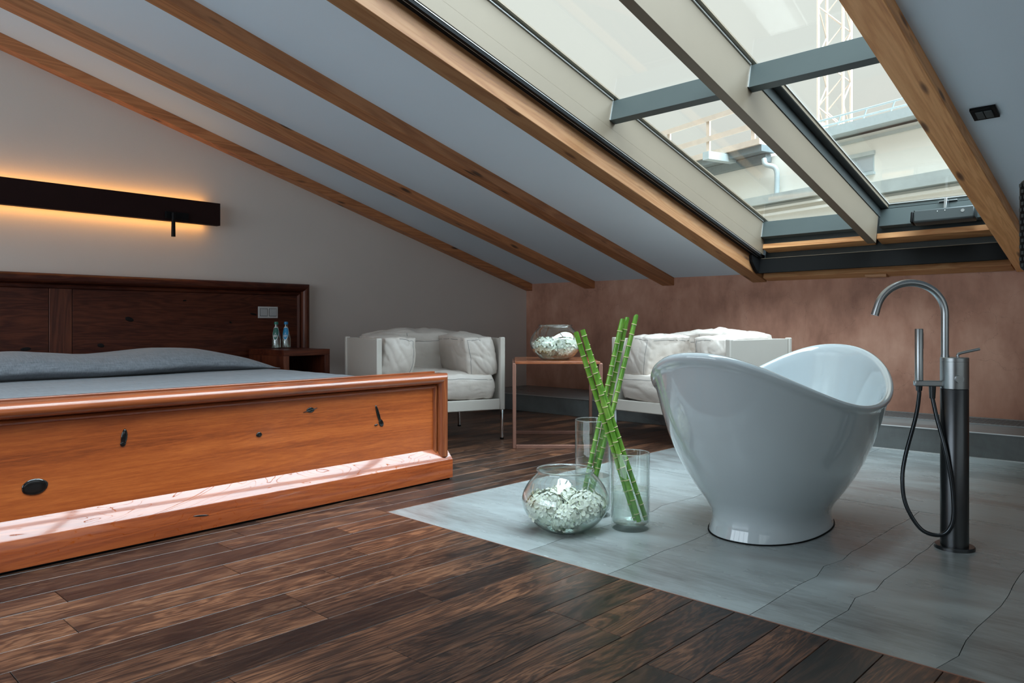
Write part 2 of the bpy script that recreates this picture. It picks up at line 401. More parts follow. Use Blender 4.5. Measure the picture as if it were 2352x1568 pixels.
M['water'] = thin_glass('clear_water', (0.955, 0.985, 0.965), 0.045, 0.8)
M['label_g'] = plain('green_label', (0.010, 0.10, 0.075), 0.4, var=0.2)
M['label_b'] = plain('blue_label', (0.010, 0.23, 0.46), 0.4, var=0.2)
M['white'] = plain('white_print', (0.75, 0.75, 0.75), 0.5)
M['cap_g'] = plain('green_cap', (0.01, 0.15, 0.10), 0.35)
M['cap_b'] = plain('blue_cap', (0.01, 0.20, 0.45), 0.35)
M['grille'] = plain('grille_steel', (0.30, 0.31, 0.31), 0.4, metal=0.6)
M['facade'] = plain('cream_render', (0.86, 0.82, 0.74), 0.9, var=0.06, scale=0.6)
M['facade_trim'] = plain('grey_ledge', (0.44, 0.47, 0.45), 0.8, var=0.25, scale=2.0)
M['ext_wood'] = plain('weathered_board', (0.66, 0.54, 0.44), 0.8, var=0.2, scale=3)
M['ext_grey'] = plain('ext_grey_metal', (0.46, 0.53, 0.54), 0.6, var=0.1)
M['ext_dark'] = plain('ext_dark_soffit', (0.16, 0.20, 0.21), 0.8, var=0.2)
M['roofing'] = plain('grey_roofing', (0.50, 0.52, 0.50), 0.7, var=0.15)
M['crane'] = plain('crane_paint', (0.80, 0.66, 0.55), 0.6)
M['ext_glass'] = plain('far_window_glass', (0.40, 0.44, 0.46), 0.15)

# ================================================================ THE ROOM
# ---- floor: base slab, oak boards, stone slabs, copper edge
FX0, FX1, FY0, FY1 = XG - 0.2, 2.5, -2.8, 6.65
floor = struct(MB().box(FX0, FX1, FY0, FY1, -0.25, -0.016).build('floor', M['subfloor']))
PW, GAP = 0.14, 0.0016
plank_cache = {}
def plank(x0, x1, y0, y1):
    L = round(y1 - y0, 3); W = round(x1 - x0, 3)
    key = (L, W)
    if key not in plank_cache:
        w, l = W / 2 - GAP / 2, L / 2 - GAP / 2; c = 0.0012
        mb = MB(); z0, z1 = -0.016, 0.0
        mb.rings([[(-w, -l, z0), (w, -l, z0), (w, l, z0), (-w, l, z0)], [(-w, -l, z1 - c), (w, -l, z1 - c), (w, l, z1 - c), (-w, l, z1 - c)],
                  [(-w + c, -l + c, z1), (w - c, -l + c, z1), (w - c, l - c, z1), (-w + c, l - c, z1)]])
        me = mb.mesh('floor_board'); me.materials.append(M['plank']); plank_cache[key] = me
    o = obj('floor_board', plank_cache[key], None, floor)
    o.location = fl((x0 + x1) / 2, (y0 + y1) / 2); o.rotation_euler = (0, 0, -AX)
TX, TY = -2.803, 2.105
known = {-2.76: [0.74], -2.62: [1.235], -2.48: [0.688, 1.665], -2.34: [0.45, 1.451], -2.06: [1.228], -1.92: [0.58, 1.551]}
k = -21
while True:
    x0 = round(-2.62 + PW * k, 3); x1 = round(x0 + PW, 3); k += 1
    if x0 > 0.6: break
    ye = 5.9 if x0 < TX - 0.005 else TY - 0.004
    ys = -0.7 if x1 > -3.25 else 2.55
    cuts = list(known.get(x0, []))
    y = (cuts[-1] if cuts else ys - random.uniform(0, 0.7))
    if cuts:
        yy = cuts[0]
        while yy > ys: yy -= random.choice((0.75, 0.9, 1.05)); cuts.insert(0, round(yy, 3))
    else: cuts = [round(y, 3)]
    while y < ye: y += random.choice((0.6, 0.75, 0.9, 1.05, 1.2)); cuts.append(round(y, 3))
    if x0 < TX < x1: segs = [(x0, x1, TY - 0.004, -9), (x0, TX - 0.004, ye, TY - 0.004)]
    else: segs = [(x0, x1, ye, -9)]
    for (a, b_, top, bot) in segs:
        cs = [c for c in cuts if c < top - 0.12] + [top]
        for i in range(len(cs) - 1):
            y0, y1 = max(cs[i], bot), cs[i + 1]
            if y1 - y0 > 0.01: plank(a, b_, y0, y1)
# stone slabs with ragged cracks between them
def ragged(x, y0, y1, amp, seed, n=14):
    return [(x + amp * (noise.noise(Vector((seed, j * 0.9, 0))) + 0.5 * noise.noise(Vector((seed + 5, j * 2.7, 0)))), y0 + (y1 - y0) * j / n) for j in range(n + 1)]
def slab_row(xs, y0, y1, amp):
    edges = [ragged(x, y0, y1, amp if 0 < i < len(xs) - 1 else 0.0, 3.3 * i + y0) for i, x in enumerate(xs)]
    for i in range(len(xs) - 1):
        g = 0.0011
        pts = [(x + g, y) for x, y in edges[i + 1 - 1]] ; right = [(x - g, y) for x, y in edges[i + 1]]
        poly = pts + right[::-1]
        cxm = sum(p[0] for p in poly) / len(poly); cym = sum(p[1] for p in poly) / len(poly)
        mb = MB(); mb.prism([(p[0] - cxm, p[1] - cym, -0.016) for p in poly], (0, 0, 0.016))
        o = mb.build('stone_slab', M['stone'], floor)
        o.location = fl(cxm, cym); o.rotation_euler = (0, 0, -AX)
slab_row([TX, -1.94, -1.56, -1.037, -0.846, -0.525, 0.42, 1.5, 2.3], TY, 3.80, 0.018)
slab_row([TX, -1.75, -0.62, 0.5, 1.5, 2.3], 3.804, 5.95, 0.004)
mb = MB().box(TX - 0.004, TX, TY - 0.004, 5.8, -0.016, 0.0006, fl).box(TX, 2.3, TY - 0.004, TY, -0.016, 0.0006, fl)
mb.build('copper_edge_strip', M['copper'], floor)

# ---- walls
YR, XR, YF = 6.65, 2.3, -2.6
def wall_prism(x0, x1, y0, y1, up_=0.45):
    mb = MB()
    mb.hexa([(x0, y0, -0.2), (x1, y0, -0.2), (x1, y1, -0.2), (x0, y1, -0.2),
             (x0, y0, roof_z(y0) + up_), (x1, y0, roof_z(y0) + up_), (x1, y1, roof_z(y1) + up_), (x0, y1, roof_z(y1) + up_)])
    return mb
wl = struct(wall_prism(XG - 0.2, XG, YF - 0.2, YR).build('wall_left', M['wall']))
wb = MB(); wb.hexa([(XG, YK, -0.2), (XR, YK, -0.2), (XR, YR, -0.2), (XG, YR, -0.2), (XG, YK, ZC), (XR, YK, ZC), (XR, YR, ZC - 0.05), (XG, YR, ZC - 0.05)])
wb = struct(wb.build('wall_back', M['terracotta']))
wr = struct(wall_prism(XR, XR + 0.2, YF - 0.2, YR).build('wall_right', M['wall']))
wf = struct(wall_prism(XG, XR, YF - 0.2, YF).build('wall_front', M['wall']))

# ---- sloping ceiling with the opening of the skylight
XO0, XO1, S0, S1 = -0.935, 0.975, 0.27, 7.11
def edge_pt(x, s): p = rp(x, s, 0); return (p.x, p.y)
def ceil_piece(pts):
    mb = MB(); mb.prism([(x, y, roof_z(y)) for x, y in pts], EN * 0.39); return mb
def along(x, yy):                            # world x of roof line x=const at world y
    p, q = rp(x, 0, 0), rp(x, 8, 0); t = (yy - p.y) / (q.y - p.y); return p.x + (q.x - p.x) * t
cl = ceil_piece([(XG, YR), (along(XO0, YR), YR), (along(XO0, YF), YF), (XG, YF)])
cl.v += []
ceiling = struct(cl.build('ceiling', M['ceil']))
cr_ = ceil_piece([(along(XO1, YR), YR), (XR, YR), (XR, YF), (along(XO1, YF), YF)]).build('ceiling_panel', M['ceil'], ceiling)
MB().box(XO0, XO1, S1, 9.25, 0, 0.39, rp).build('ceiling_panel', M['ceil'], ceiling)
MB().box(XO0, XO1, -0.2, 0.16, 0.07, 0.39, rp).build('ceiling_panel', M['ceil'], ceiling)

# ---- added frames round the two fill lights behind the camera (seen only in reflections)
def fill_frame(name, cx, cy, cz, w, h, along_x, n):
    o = struct(empty(name, (cx, cy, cz)))
    def bar(nm, a0, a1, z0, z1):
        mb = MB()
        if along_x: mb.box(a0, a1, 0.03, 0.07, z0, z1)
        else: mb.box(-0.07, -0.03, a0, a1, z0, z1)
        mb.build(nm, M['frame_dark'], o)
    bar('fill_frame_bar', -w / 2 - 0.04, w / 2 + 0.04, h / 2, h / 2 + 0.06); bar('fill_frame_bar', -w / 2 - 0.04, w / 2 + 0.04, -h / 2 - 0.06, -h / 2)
    for i in range(n + 1):
        a = -w / 2 + w * i / n; bar('fill_frame_mullion', a - 0.03, a + 0.03, -h / 2, h / 2)
fill_frame('fill_frame_2', -3.0, -2.6, 1.50, 4.6, 2.1, True, 4)
fill_frame('fill_frame_3', 2.3, 0.6, 1.30, 5.0, 1.5, False, 4)

# ---- stone step along the back wall, with thin pale edge strips and the convector grille
step = MB().box(XG, XR, 5.60, YK, 0.0, 0.163).build('trim_1', M['stone_dark'], bevel=0.002); struct(step)
MB().box(XG, XR, 5.595, 5.603, 0.159, 0.1655).build('edge_strip', M['alu'], step)
MB().box(along(-1.0, 5.6) - 0.05, XR, 5.590, 5.6, 0.0, 0.004).build('edge_strip', M['alu'], step)
gr = empty('convector_grille', (0.2, 6.24, 0.164))
tag(gr, 'long slatted metal convector grille set into the stone step under the terracotta wall', 'grille')
mb = MB(); x = -1.98
while x < 2.05:
    for q in range(5):
        yy = -0.165 + q * 0.068
        mb.hexa([(x, yy, 0), (x + 0.012, yy, 0), (x + 0.044, yy + 0.055, 0), (x + 0.032, yy + 0.055, 0), (x, yy, 0.006), (x + 0.012, yy, 0.006), (x + 0.044, yy + 0.055, 0.006), (x + 0.032, yy + 0.055, 0.006)])
    x += 0.03
sl_ = mb.build('slats', M['grille'], gr); sl_['kind'] = 'stuff'
MB().box(-2.0, 2.1, -0.185, 0.19, -0.0012, 0.0008).build('trough', M['blackmatte'], gr)
mb = MB().box(-2.0, 2.1, 0.175, 0.195, 0, 0.008).box(-2.0, 2.1, -0.195, -0.178, 0, 0.006).build('rim', M['grille'], gr)

# ---- ceiling beams
def beam(x0, x1, n0, n1, s0, s1, label, mat='pine_shade'):
    o = empty('ceiling_beam', rp((x0 + x1) / 2, s0, n0))
    mb = MB(); half = (x1 - x0) / 2; L = s1 - s0
    # local axes of the beam: X across, Y down the slope, Z normal
    mat3 = Matrix((EX, -ES, EN)).transposed()
    mb.box(-half, half, -L, 0, 0, n1 - n0)
    body = mb.build('beam_body', M[mat], o, bevel=0.004)
    o.rotation_euler = mat3.to_euler()
    tag(o, label, 'beam', 'larch ceiling beams'); return o
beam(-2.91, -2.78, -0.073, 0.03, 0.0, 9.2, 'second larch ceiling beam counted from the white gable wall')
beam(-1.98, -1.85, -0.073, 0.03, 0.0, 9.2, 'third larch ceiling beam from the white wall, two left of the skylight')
beam(-1.065, -0.935, -0.073, 0.09, -0.03, 9.2, 'brightly lit larch ceiling beam along the left side of the skylight', 'pine_lit')
beam(0.915, 1.060, -0.073, 0.09, -0.03, 9.2, 'wide grained larch beam right of the skylight, nearest the camera', 'pine_lit')
# the one that lies against the gable wall follows that wall
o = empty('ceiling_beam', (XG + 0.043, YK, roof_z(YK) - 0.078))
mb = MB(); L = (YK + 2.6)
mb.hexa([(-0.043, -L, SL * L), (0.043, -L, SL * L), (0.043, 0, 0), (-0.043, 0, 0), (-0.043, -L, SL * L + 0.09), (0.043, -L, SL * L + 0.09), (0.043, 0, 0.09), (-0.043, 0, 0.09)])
mb.build('beam_body', M['pine_shade'], o, bevel=0.003)
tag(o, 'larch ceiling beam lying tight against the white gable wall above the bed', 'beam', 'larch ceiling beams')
# header over the terracotta wall and the little block under it
hd = MB().box(-0.925, 0.905, -0.02, 0.11, -0.065, 0.07, rp).build('header_beam', M['pine_x'], bevel=0.003)
tag(hd, 'horizontal larch header board under the black blind cassette', 'beam')
bl = MB().box(-1.895, -1.735, 6.37, 6.449, 1.228, 1.252).build('wood_block', M['pine_x'], bevel=0.002)
tag(bl, 'small larch block under the header board on the terracotta wall', 'block')

# ================================================================ SKYLIGHT
win = struct(empty('window_1', rp(0, 2.5, 0.2)))
win['label'] = 'large steel-framed roof skylight of six panes between two larch beams'
def roofpart(name, mat, boxes, parent=win, bevel=0.0015):
    mb = MB(); inv = Matrix.Translation(-parent.location) if parent else Matrix.Identity(4)
    for b_ in boxes: mb.box(*b_, fn=lambda x, s, n: rp(x, s, n) - (parent.location if parent else Vector()))
    return mb.build(name, mat, parent, bevel=bevel)
roofpart('side_reveal', M['frame'], [(-0.935, -0.875, 0.26, 7.14, 0.184, 0.375)])
roofpart('reveal_sill', M['frame'], [(-0.935, -0.872, 0.26, 7.14, 0.092, 0.1825)])
roofpart('side_reveal', M['frame'], [(0.915, 0.975, 0.26, 7.14, 0.092, 0.375)])
roofpart('mullion', M['frame'], [(0.012, 0.073, 0.36, 7.14, 0.082, 0.372)])
for s in (0.33, 2.57, 4.83, 7.07):
    roofpart('transom', M['frame_shade'], [(-0.874, 0.011, s - 0.06, s, 0.228, 0.366)])
    roofpart('transom', M['frame_shade'], [(0.074, 0.914, s - 0.06, s, 0.228, 0.366)])
for s in (2.57, 4.83):                       # weld beads at the joints
    roofpart('weld', M['alu'], [(-0.875, -0.869, s, s + 0.004, 0.23, 0.366)], bevel=0)
    roofpart('weld', M['alu'], [(0.073, 0.079, s, s + 0.004, 0.23, 0.366)], bevel=0)
roofpart('weld', M['alu'], [(-0.875, -0.869, 0.33, 0.334, 0.23, 0.355)], bevel=0)
# opening sash in the lower right field
sash = roofpart('sash', M['frame_dark'], [(0.078, 0.126, 0.27, 2.50, 0.372, 0.415), (0.862, 0.91, 0.27, 2.50, 0.372, 0.415), (0.126, 0.862, 0.27, 0.318, 0.372, 0.415), (0.126, 0.862, 2.452, 2.50, 0.372, 0.415)])  # dark colour stands for the shaded underside
roofpart('sash_face_tone', M['frame'], [(0.1262, 0.1285, 0.320, 2.45, 0.376, 0.404)], bevel=0)  # lit inner face of the sash, put on as a paler strip
roofpart('sash_face_tone', M['frame_shade'], [(0.1285, 0.862, 0.3182, 0.3205, 0.374, 0.402)], bevel=0)  # inner face of the lower bar, in the shaded tone
roofpart('sash_gasket', M['black'], [(0.126, 0.129, 0.318, 2.452, 0.405, 0.416), (0.126, 0.862, 0.318, 0.322, 0.402, 0.414)], bevel=0)
def pane(x0, x1, s0, s1, n):
    o = roofpart('pane', M['glass_pane'], [(x0, x1, s0, s1, n, n + 0.006)], bevel=0)
    return o
pane(-0.90, 0.04, 0.28, 2.54, 0.374); pane(-0.90, 0.04, 2.545, 4.80, 0.374); pane(0.045, 0.95, 2.545, 4.80, 0.374); pane(-0.90, 0.04, 4.805, 7.10, 0.374); pane(0.045, 0.95, 4.805, 7.10, 0.374)
pane(0.10, 0.89, 0.29, 2.48, 0.408)
# spacer bars and outer cover strips
roofpart('spacer', M['alu'], [(-0.874, -0.866, 0.335, 2.51, 0.367, 0.3735), (-0.874, -0.866, 2.575, 4.77, 0.367, 0.3735), (0.0735, 0.081, 2.575, 4.77, 0.367, 0.3735), (0.1295, 0.136, 0.322, 2.45, 0.401, 0.4075), (0.13, 0.86, 0.3225, 0.33, 0.401, 0.4075)], bevel=0)
roofpart('cover_strip', M['frame'], [(-0.95, -0.846, 0.25, 7.14, 0.384, 0.394), (0.0, 0.098, 2.5, 7.14, 0.384, 0.394), (-0.95, 0.98, 7.06, 7.2, 0.384, 0.394)], bevel=0)
roofpart('sash_frame', M['frame_dark'], [(0.073, 0.079, 0.27, 2.5, 0.30, 0.42)], bevel=0)
# dark closing board behind the battens, then the larch battens
roofpart('closing_board', M['frame_dark'], [(-0.90, 0.95, 0.161, 0.262, 0.183, 0.372), (-0.90, 0.95, 0.12, 0.161, 0.06, 0.372)])
roofpart('batten', M['pine_x'], [(-0.872, 0.011, 0.17, 0.285, 0.139, 0.180)])
roofpart('batten', M['pine_x'], [(-0.845, 0.011, 0.15, 0.235, 0.182, 0.226)])
roofpart('batten', M['pine_x'], [(0.055, 0.914, 0.17, 0.300, 0.139, 0.182)])
roofpart('batten', M['pine_x'], [(0.080, 0.914, 0.15, 0.245, 0.184, 0.226)])
# blind: cassette at the bottom and guide rails along the beams
bl = empty('roller_blind', rp(0, 0.2, 0))
tag(bl, 'long black roller blind cassette with guide rail at the foot of the skylight', 'blind')
roofpart('cassette', M['blackmatte'], [(-0.905, 0.905, 0.228, 0.24, -0.065, 0.062), (-0.905, 0.905, 0.112, 0.122, -0.012, 0.138)], bl)
MB().prism([rp(-0.905, s_, n_) - bl.location for s_, n_ in ((0.24, -0.065), (0.115, -0.014), (0.115, -0.004), (0.232, -0.052))], EX * 1.81).build('cassette_floor', M['black'], bl)
roofpart('blind_roll', M['blackmatte'], [(-0.90, 0.90, 0.130, 0.215, 0.000, 0.045)], bl, 0.015)
roofpart('cassette_lip', M['frame'], [(-0.895, 0.905, 0.226, 0.243, 0.062, 0.066), (-0.90, 0.905, 0.112, 0.126, 0.137, 0.139)], bl, 0.001)
for x0 in (-0.9345, 0.9025):
    mb = MB(); prof = [(0.112, -0.014), (0.235, -0.066), (0.30, -0.045), (0.37, -0.005), (0.395, 0.05), (0.30, 0.10), (0.12, 0.13), (0.09, 0.1)]
    mb.prism([rp(x0, s, n) - bl.location for s, n in prof], EX * 0.030); mb.build('end_cap', M['black'], bl, bevel=0.003)
for a, b_ in ((-0.9345, -0.880), (0.880, 0.9145)):
    roofpart('guide_rail', M['black'], [(a, b_, 0.27, 7.14, 0.064, 0.0895)], bl)
roofpart('rail_groove', M['alu'], [(-0.9025, -0.900, 0.30, 7.14, 0.0628, 0.066), (-0.8795, -0.8770, 0.30, 7.14, 0.085, 0.092)], bl, 0)
# chain motor on the sash
mo = empty('window_motor', rp(0.52, 0.4, 0.2))
tag(mo, 'dark grey chain motor box under the lower right skylight pane', 'motor')
roofpart('housing', M['frame_dark'], [(0.345, 0.74, 0.36, 0.45, 0.185, 0.280)], mo, 0.012)
roofpart('end_cap', M['black'], [(0.325, 0.345, 0.365, 0.445, 0.190, 0.275)], mo, 0.008)
roofpart('bracket', M['steel'], [(0.48, 0.60, 0.325, 0.345, 0.372, 0.378), (0.53, 0.548, 0.34, 0.40, 0.279, 0.374)], mo, 0.001)
for x, n in ((0.505, 0.255), (0.553, 0.257)):
    mb = MB().tube([rp(x, 0.45, n) - mo.location, rp(x, 0.4525, n) - mo.location], 0.0035, 10); mb.build('screw', M['chrome'], mo)
mb = MB().tube([rp(0.665, 0.45, 0.243) - mo.location, rp(0.665, 0.4528, 0.243) - mo.location], 0.012, 18); mb.build('button', M['steel'], mo)
for x, n in ((0.352, 0.192), (0.352, 0.272), (0.733, 0.192), (0.733, 0.272)):
    mb = MB().tube([rp(x, 0.45, n) - mo.location, rp(x, 0.4515, n) - mo.location], 0.004, 10); mb.build('screw', M['blackmatte'], mo)

# dark double switch on the ceiling right of the beam
sw = empty('ceiling_switch', rp(1.166, 2.25, 0))
tag(sw, 'black double push switch on the sloping ceiling right of the larch beam', 'switch')
roofpart('plate', M['black'], [(1.112, 1.220, 2.196, 2.304, -0.016, -0.001)], sw, 0.002)
roofpart('rocker', M['frame_dark'], [(1.132, 1.165, 2.216, 2.284, -0.021, -0.0155)], sw, 0.0015)
roofpart('rocker', M['frame_dark'], [(1.168, 1.201, 2.216, 2.284, -0.021, -0.0155)], sw, 0.0015)

# ================================================================ BED
bed = empty('bed', (-4.25, 1.72, 0))
tag(bed, 'large double bed with orange lacquered footboard and dark panelled headboard', 'bed')
BO = bed.location
def bl_(p): return Vector(p) - BO
def bbox(name, mat, x0, x1, y0, y1, z0, z1, bevel=0.002, parent=bed):
    return MB().box(x0, x1, y0, y1, z0, z1, lambda *q: bl_(q)).build(name, mat, parent, bevel=bevel)
YC = 1.72
def frame_moulding(nm_top, nm_side, xf, y1, zt, zb, prof, mt, ms, y0=None):
    # prof: (q inward from the outer edge, p forward of the panel plane xf); mitred at the corners
    y0 = 2 * YC - y1 if y0 is None else y0
    R0 = [bl_((xf + p, y0 + q, zt - q)) for q, p in prof]; R1 = [bl_((xf + p, y1 - q, zt - q)) for q, p in prof]
    MB().rings([R0, R1]).build(nm_top, mt, bed, True, angle=28)
    for yy, sg in ((y1, -1), (y0, 1)):
        A = [bl_((xf + p, yy + sg * q, zt - q)) for q, p in prof]; B = [bl_((xf + p, yy + sg * q, zb)) for q, p in prof]
        MB().rings([A, B]).build(nm_side, ms, bed, True, angle=28)
arc = [(0.030 - 0.030 * math.cos(t), 0.020 + 0.030 * math.sin(t)) for t in [math.pi * 0.08 * i for i in range(0, 12)]]
profF = [(0.0, -0.045), (0.0, 0.012)] + [(q * 0.95, p) for q, p in arc] + [(0.058, 0.012), (0.0605, 0.006), (0.064, 0.014), (0.071, 0.018), (0.078, 0.014), (0.082, 0.005), (0.084, -0.012), (0.084, -0.045)]
XP = -3.085
frame_moulding('footboard_top_rail', 'footboard_stile', XP, 2.893, 0.588, 0.13, profF, M['cherry_mould'], M['cherry_side'])
YL = 2 * YC - 2.893
fp = bbox('footboard_panel', M['cherry'], XP - 0.03, XP, YL + 0.06, 2.893 - 0.06, 0.10, 0.53, 0)
# back strip on top of the footboard, separated by a dark groove
bbox('footboard_cap', M['cherry_mould'], XP - 0.075, XP - 0.052, YL + 0.02, 2.875, 0.3, 0.596, 0.003)
bbox('footboard_core', M['knot'], XP - 0.056, XP - 0.03, YL + 0.03, 2.86, 0.12, 0.580, 0)
# plinth with its sloping moulded top
pl_ = [(-3.03, 0.009), (-3.03, 0.108), (-3.0325, 0.113), (-3.078, 0.163), (-3.086, 0.172), (-3.15, 0.172), (-3.15, 0.009)]
yl, yr = 2 * YC - 2.911, 2.911
MB().prism([bl_((x, yl, z)) for x, z in pl_], (0, yr - yl, 0)).build('plinth', M['cherry_plinth'], bed, bevel=0.0015)
bbox('plinth_foot', M['blackmatte'], -3.14, -3.042, yl + 0.02, yr - 0.012, 0.0, 0.010, 0)
bbox('side_rail', M['cherry_side'], -5.40, -3.14, 2.84, 2.885, 0.06, 0.40, 0.003)
bbox('side_rail', M['cherry_side'], -5.40, -3.14, 2 * YC - 2.885, 2 * YC - 2.84, 0.06, 0.40, 0.003)
bbox('mattress', M['linen'], -5.44, -3.17, 2 * YC - 2.83, 2.83, 0.20, 0.535, 0.05)
# knots of the footboard
def knot(y, z, pts, x=XP, h=0.004, parent=fp, mat=None):
    R = []
    n = 20
    for f, d in ((1.0, -0.001), (0.96, h * 0.6), (0.75, h), (0.35, h * 1.15)):
        ring = []
        for j in range(n):
            a = 2 * math.pi * j / n; ry, rz, tilt = pts
            yy, zz = ry * math.cos(a) * f * (1 + 0.13 * noise.noise(Vector((a * 1.3, y, z)))), rz * math.sin(a) * f
            ring.append(bl_((x + d, y + yy * math.cos(tilt) - zz * math.sin(tilt), z + yy * math.sin(tilt) + zz * math.cos(tilt))))
        R.append(ring)
    return MB().rings(R).build('knot', mat or M['knot'], parent, True, angle=80)
knot(0.884, 0.278, (0.043, 0.030, 0)); knot(1.19, 0.421, (0.012, 0.034, -0.1)); knot(1.186, 0.397, (0.011, 0.012, 0))
knot(1.765, 0.368, (0.014, 0.0115, 0)); knot(2.031, 0.455, (0.021, 0.013, 0)); knot(2.031, 0.455, (0.040, 0.002, 0.2), h=0.005)
knot(2.434, 0.395, (0.009, 0.055, 0.32)); knot(2.452, 0.352, (0.014, 0.022, 0.5)); knot(2.42, 0.345, (0.012, 0.004, 0.1))
knot(1.472, 0.071, (0.034, 0.0035, -0.12), x=-3.031, h=0.002)
# headboard
XH = -5.485
profH = [(0.0, -0.03), (0.0, 0.02)] + [(q * 1.05, p + 0.004) for q, p in arc] + [(0.064, 0.012), (0.067, 0.004), (0.072, 0.012), (0.082, 0.016), (0.092, 0.012), (0.098, 0.0), (0.10, -0.03)]
frame_moulding('headboard_top_rail', 'headboard_stile', XH, 3.58, 1.187, 0.25, profH, M['mahog'], M['mahog_v'])
HY0 = 2 * YC - 3.58
hp1 = bbox('headboard_panel', M['mahog'], XH - 0.03, XH, 1.7905, 3.50, 0.25, 1.12, 0.002)
hp2 = bbox('headboard_panel', M['mahog'], XH - 0.03, XH, HY0 + 0.08, 1.6495, 0.25, 1.12, 0.002)
bbox('headboard_mullion', M['mahog_v'], XH - 0.03, XH + 0.002, 1.6525, 1.7875, 0.25, 1.12, 0.003)
knot(2.151, 0.891, (0.030, 0.016, -0.3), XH, 0.002, hp1, M['knot_dull']); knot(1.965, 0.713, (0.022, 0.014, -0.2), XH, 0.002, hp1, M['knot_dull'])
knot(2.541, 1.03, (0.015, 0.006, 0.1), XH, 0.0015, hp1, M['knot_dull']); knot(2.898, 0.87, (0.012, 0.007, -0.4), XH, 0.0015, hp1, M['knot_dull'])
knot(1.52, 0.70, (0.03, 0.012, 0.1), XH, 0.0015, hp2, M['knot_dull']); knot(3.09, 0.935, (0.03, 0.008, -0.2), XH, 0.0015, hp1, M['knot_dull'])

# bedspread: flat cover and the mound over the pillows
bs = empty('bedspread', (-4.3, YC, 0.53))
tag(bs, 'grey linen bedspread drawn over two pillows on the bed', 'bedspread')
def sheet(name, fn, nu, nv, thick=0.012):
    mb = MB(); R = [[fn(i / nu, j / nv) for j in range(nv + 1)] for i in range(nu + 1)]
    mb.v = [Vector(p) - bs.location for r in R for p in r]
    mb.f = [(i * (nv + 1) + j, i * (nv + 1) + j + 1, (i + 1) * (nv + 1) + j + 1, (i + 1) * (nv + 1) + j) for i in range(nu) for j in range(nv)]
    o = mb.build(name, M['linen'], bs, True, angle=180)
    return o
def flat(u, v):
    x = -5.3 + u * 2.13; y = YC - 1.15 + v * 2.30
    e = abs(v - 0.5) * 2
    z = 0.553 - 0.10 * max(0, e - 0.93) / 0.07 - 0.012 * max(0, (e - 0.6)) ** 1
    z += 0.006 * noise.noise(Vector((x * 2.2, y * 1.3, 0))) + 0.003 * noise.noise(Vector((x * 9, y * 3, 4)))
    if u > 0.97: z -= (u - 0.97) * 1.2
    return (x, y, z)
sheet('cover', flat, 60, 60)
def mound(u, v):
    y = YC - 1.13 + v * 2.26; e = abs(y - YC)
    h = 0.128 + 0.030 * math.exp(-((e - 0.43) / 0.26) ** 2)
    h *= max(0.02, 1 - max(0, (e - 0.62) / 0.50) ** 1.7)
    xs = -4.60 - 0.03 * math.sin(y * 3.1) - 0.10 * max(0, e - 0.75) - 0.18 * max(0, e - 0.9); xb = -5.44
    rx = 0.30 * (h / 0.15) ** 0.8
    if u < 0.7:                              # round nose that overhangs the cover a little
        a = -1.0 + (1.0 + math.pi / 2) * (u / 0.7)
        x = xs - rx + rx * math.cos(a) ** (0.75 if a > 0 else 1.0); z = 0.548 + h * (0.36 + 0.64 * math.sin(a) if a > 0 else 0.36 + 0.42 * math.sin(a))
    else:
        t = (u - 0.7) / 0.3; x = xs - rx + (xb - xs + rx) * t; z = 0.548 + h * (1 - 0.25 * t * t)
    z += 0.004 * noise.noise(Vector((x * 6, y * 3, 2))) + 0.002 * noise.noise(Vector((x * 22, y * 7, 5)))
    return (x, y, z)
sheet('pillow_mound', mound, 44, 80)

# ---- nightstand
ns = empty('nightstand', (-5.185, 3.22, 0.30))
tag(ns, 'open dark mahogany bedside box in front of the headboard right of the bed', 'nightstand')
def nb(name, x0, x1, y0, y1, z0, z1, mat='mahog'):
    return MB().box(x0, x1, y0, y1, z0, z1, lambda *q: Vector(q) - ns.location).build(name, M[mat], ns, bevel=0.0015)
NX0, NX1, NY0, NY1, NZ0, NZ1 = -5.43, -4.93, 3.02, 3.42, 0.30, 0.665
nb('top_board', NX0, NX1, NY0, NY1, NZ1 - 0.045, NZ1); nb('bottom_board', NX0, NX1, NY0, NY1, NZ0, NZ0 + 0.045)
nb('side_board', NX0, NX1, NY0, NY0 + 0.045, NZ0 + 0.0455, NZ1 - 0.0455, 'mahog_v'); nb('side_board', NX0, NX1, NY1 - 0.045, NY1, NZ0 + 0.0455, NZ1 - 0.0455, 'mahog_v')
nb('back_board', NX0, NX0 + 0.015, NY0 + 0.046, NY1 - 0.046, NZ0 + 0.046, NZ1 - 0.046)
nb('plinth_support', NX0, NX0 + 0.30, NY0 + 0.06, NY1 - 0.06, 0.0, NZ0 - 0.0005)

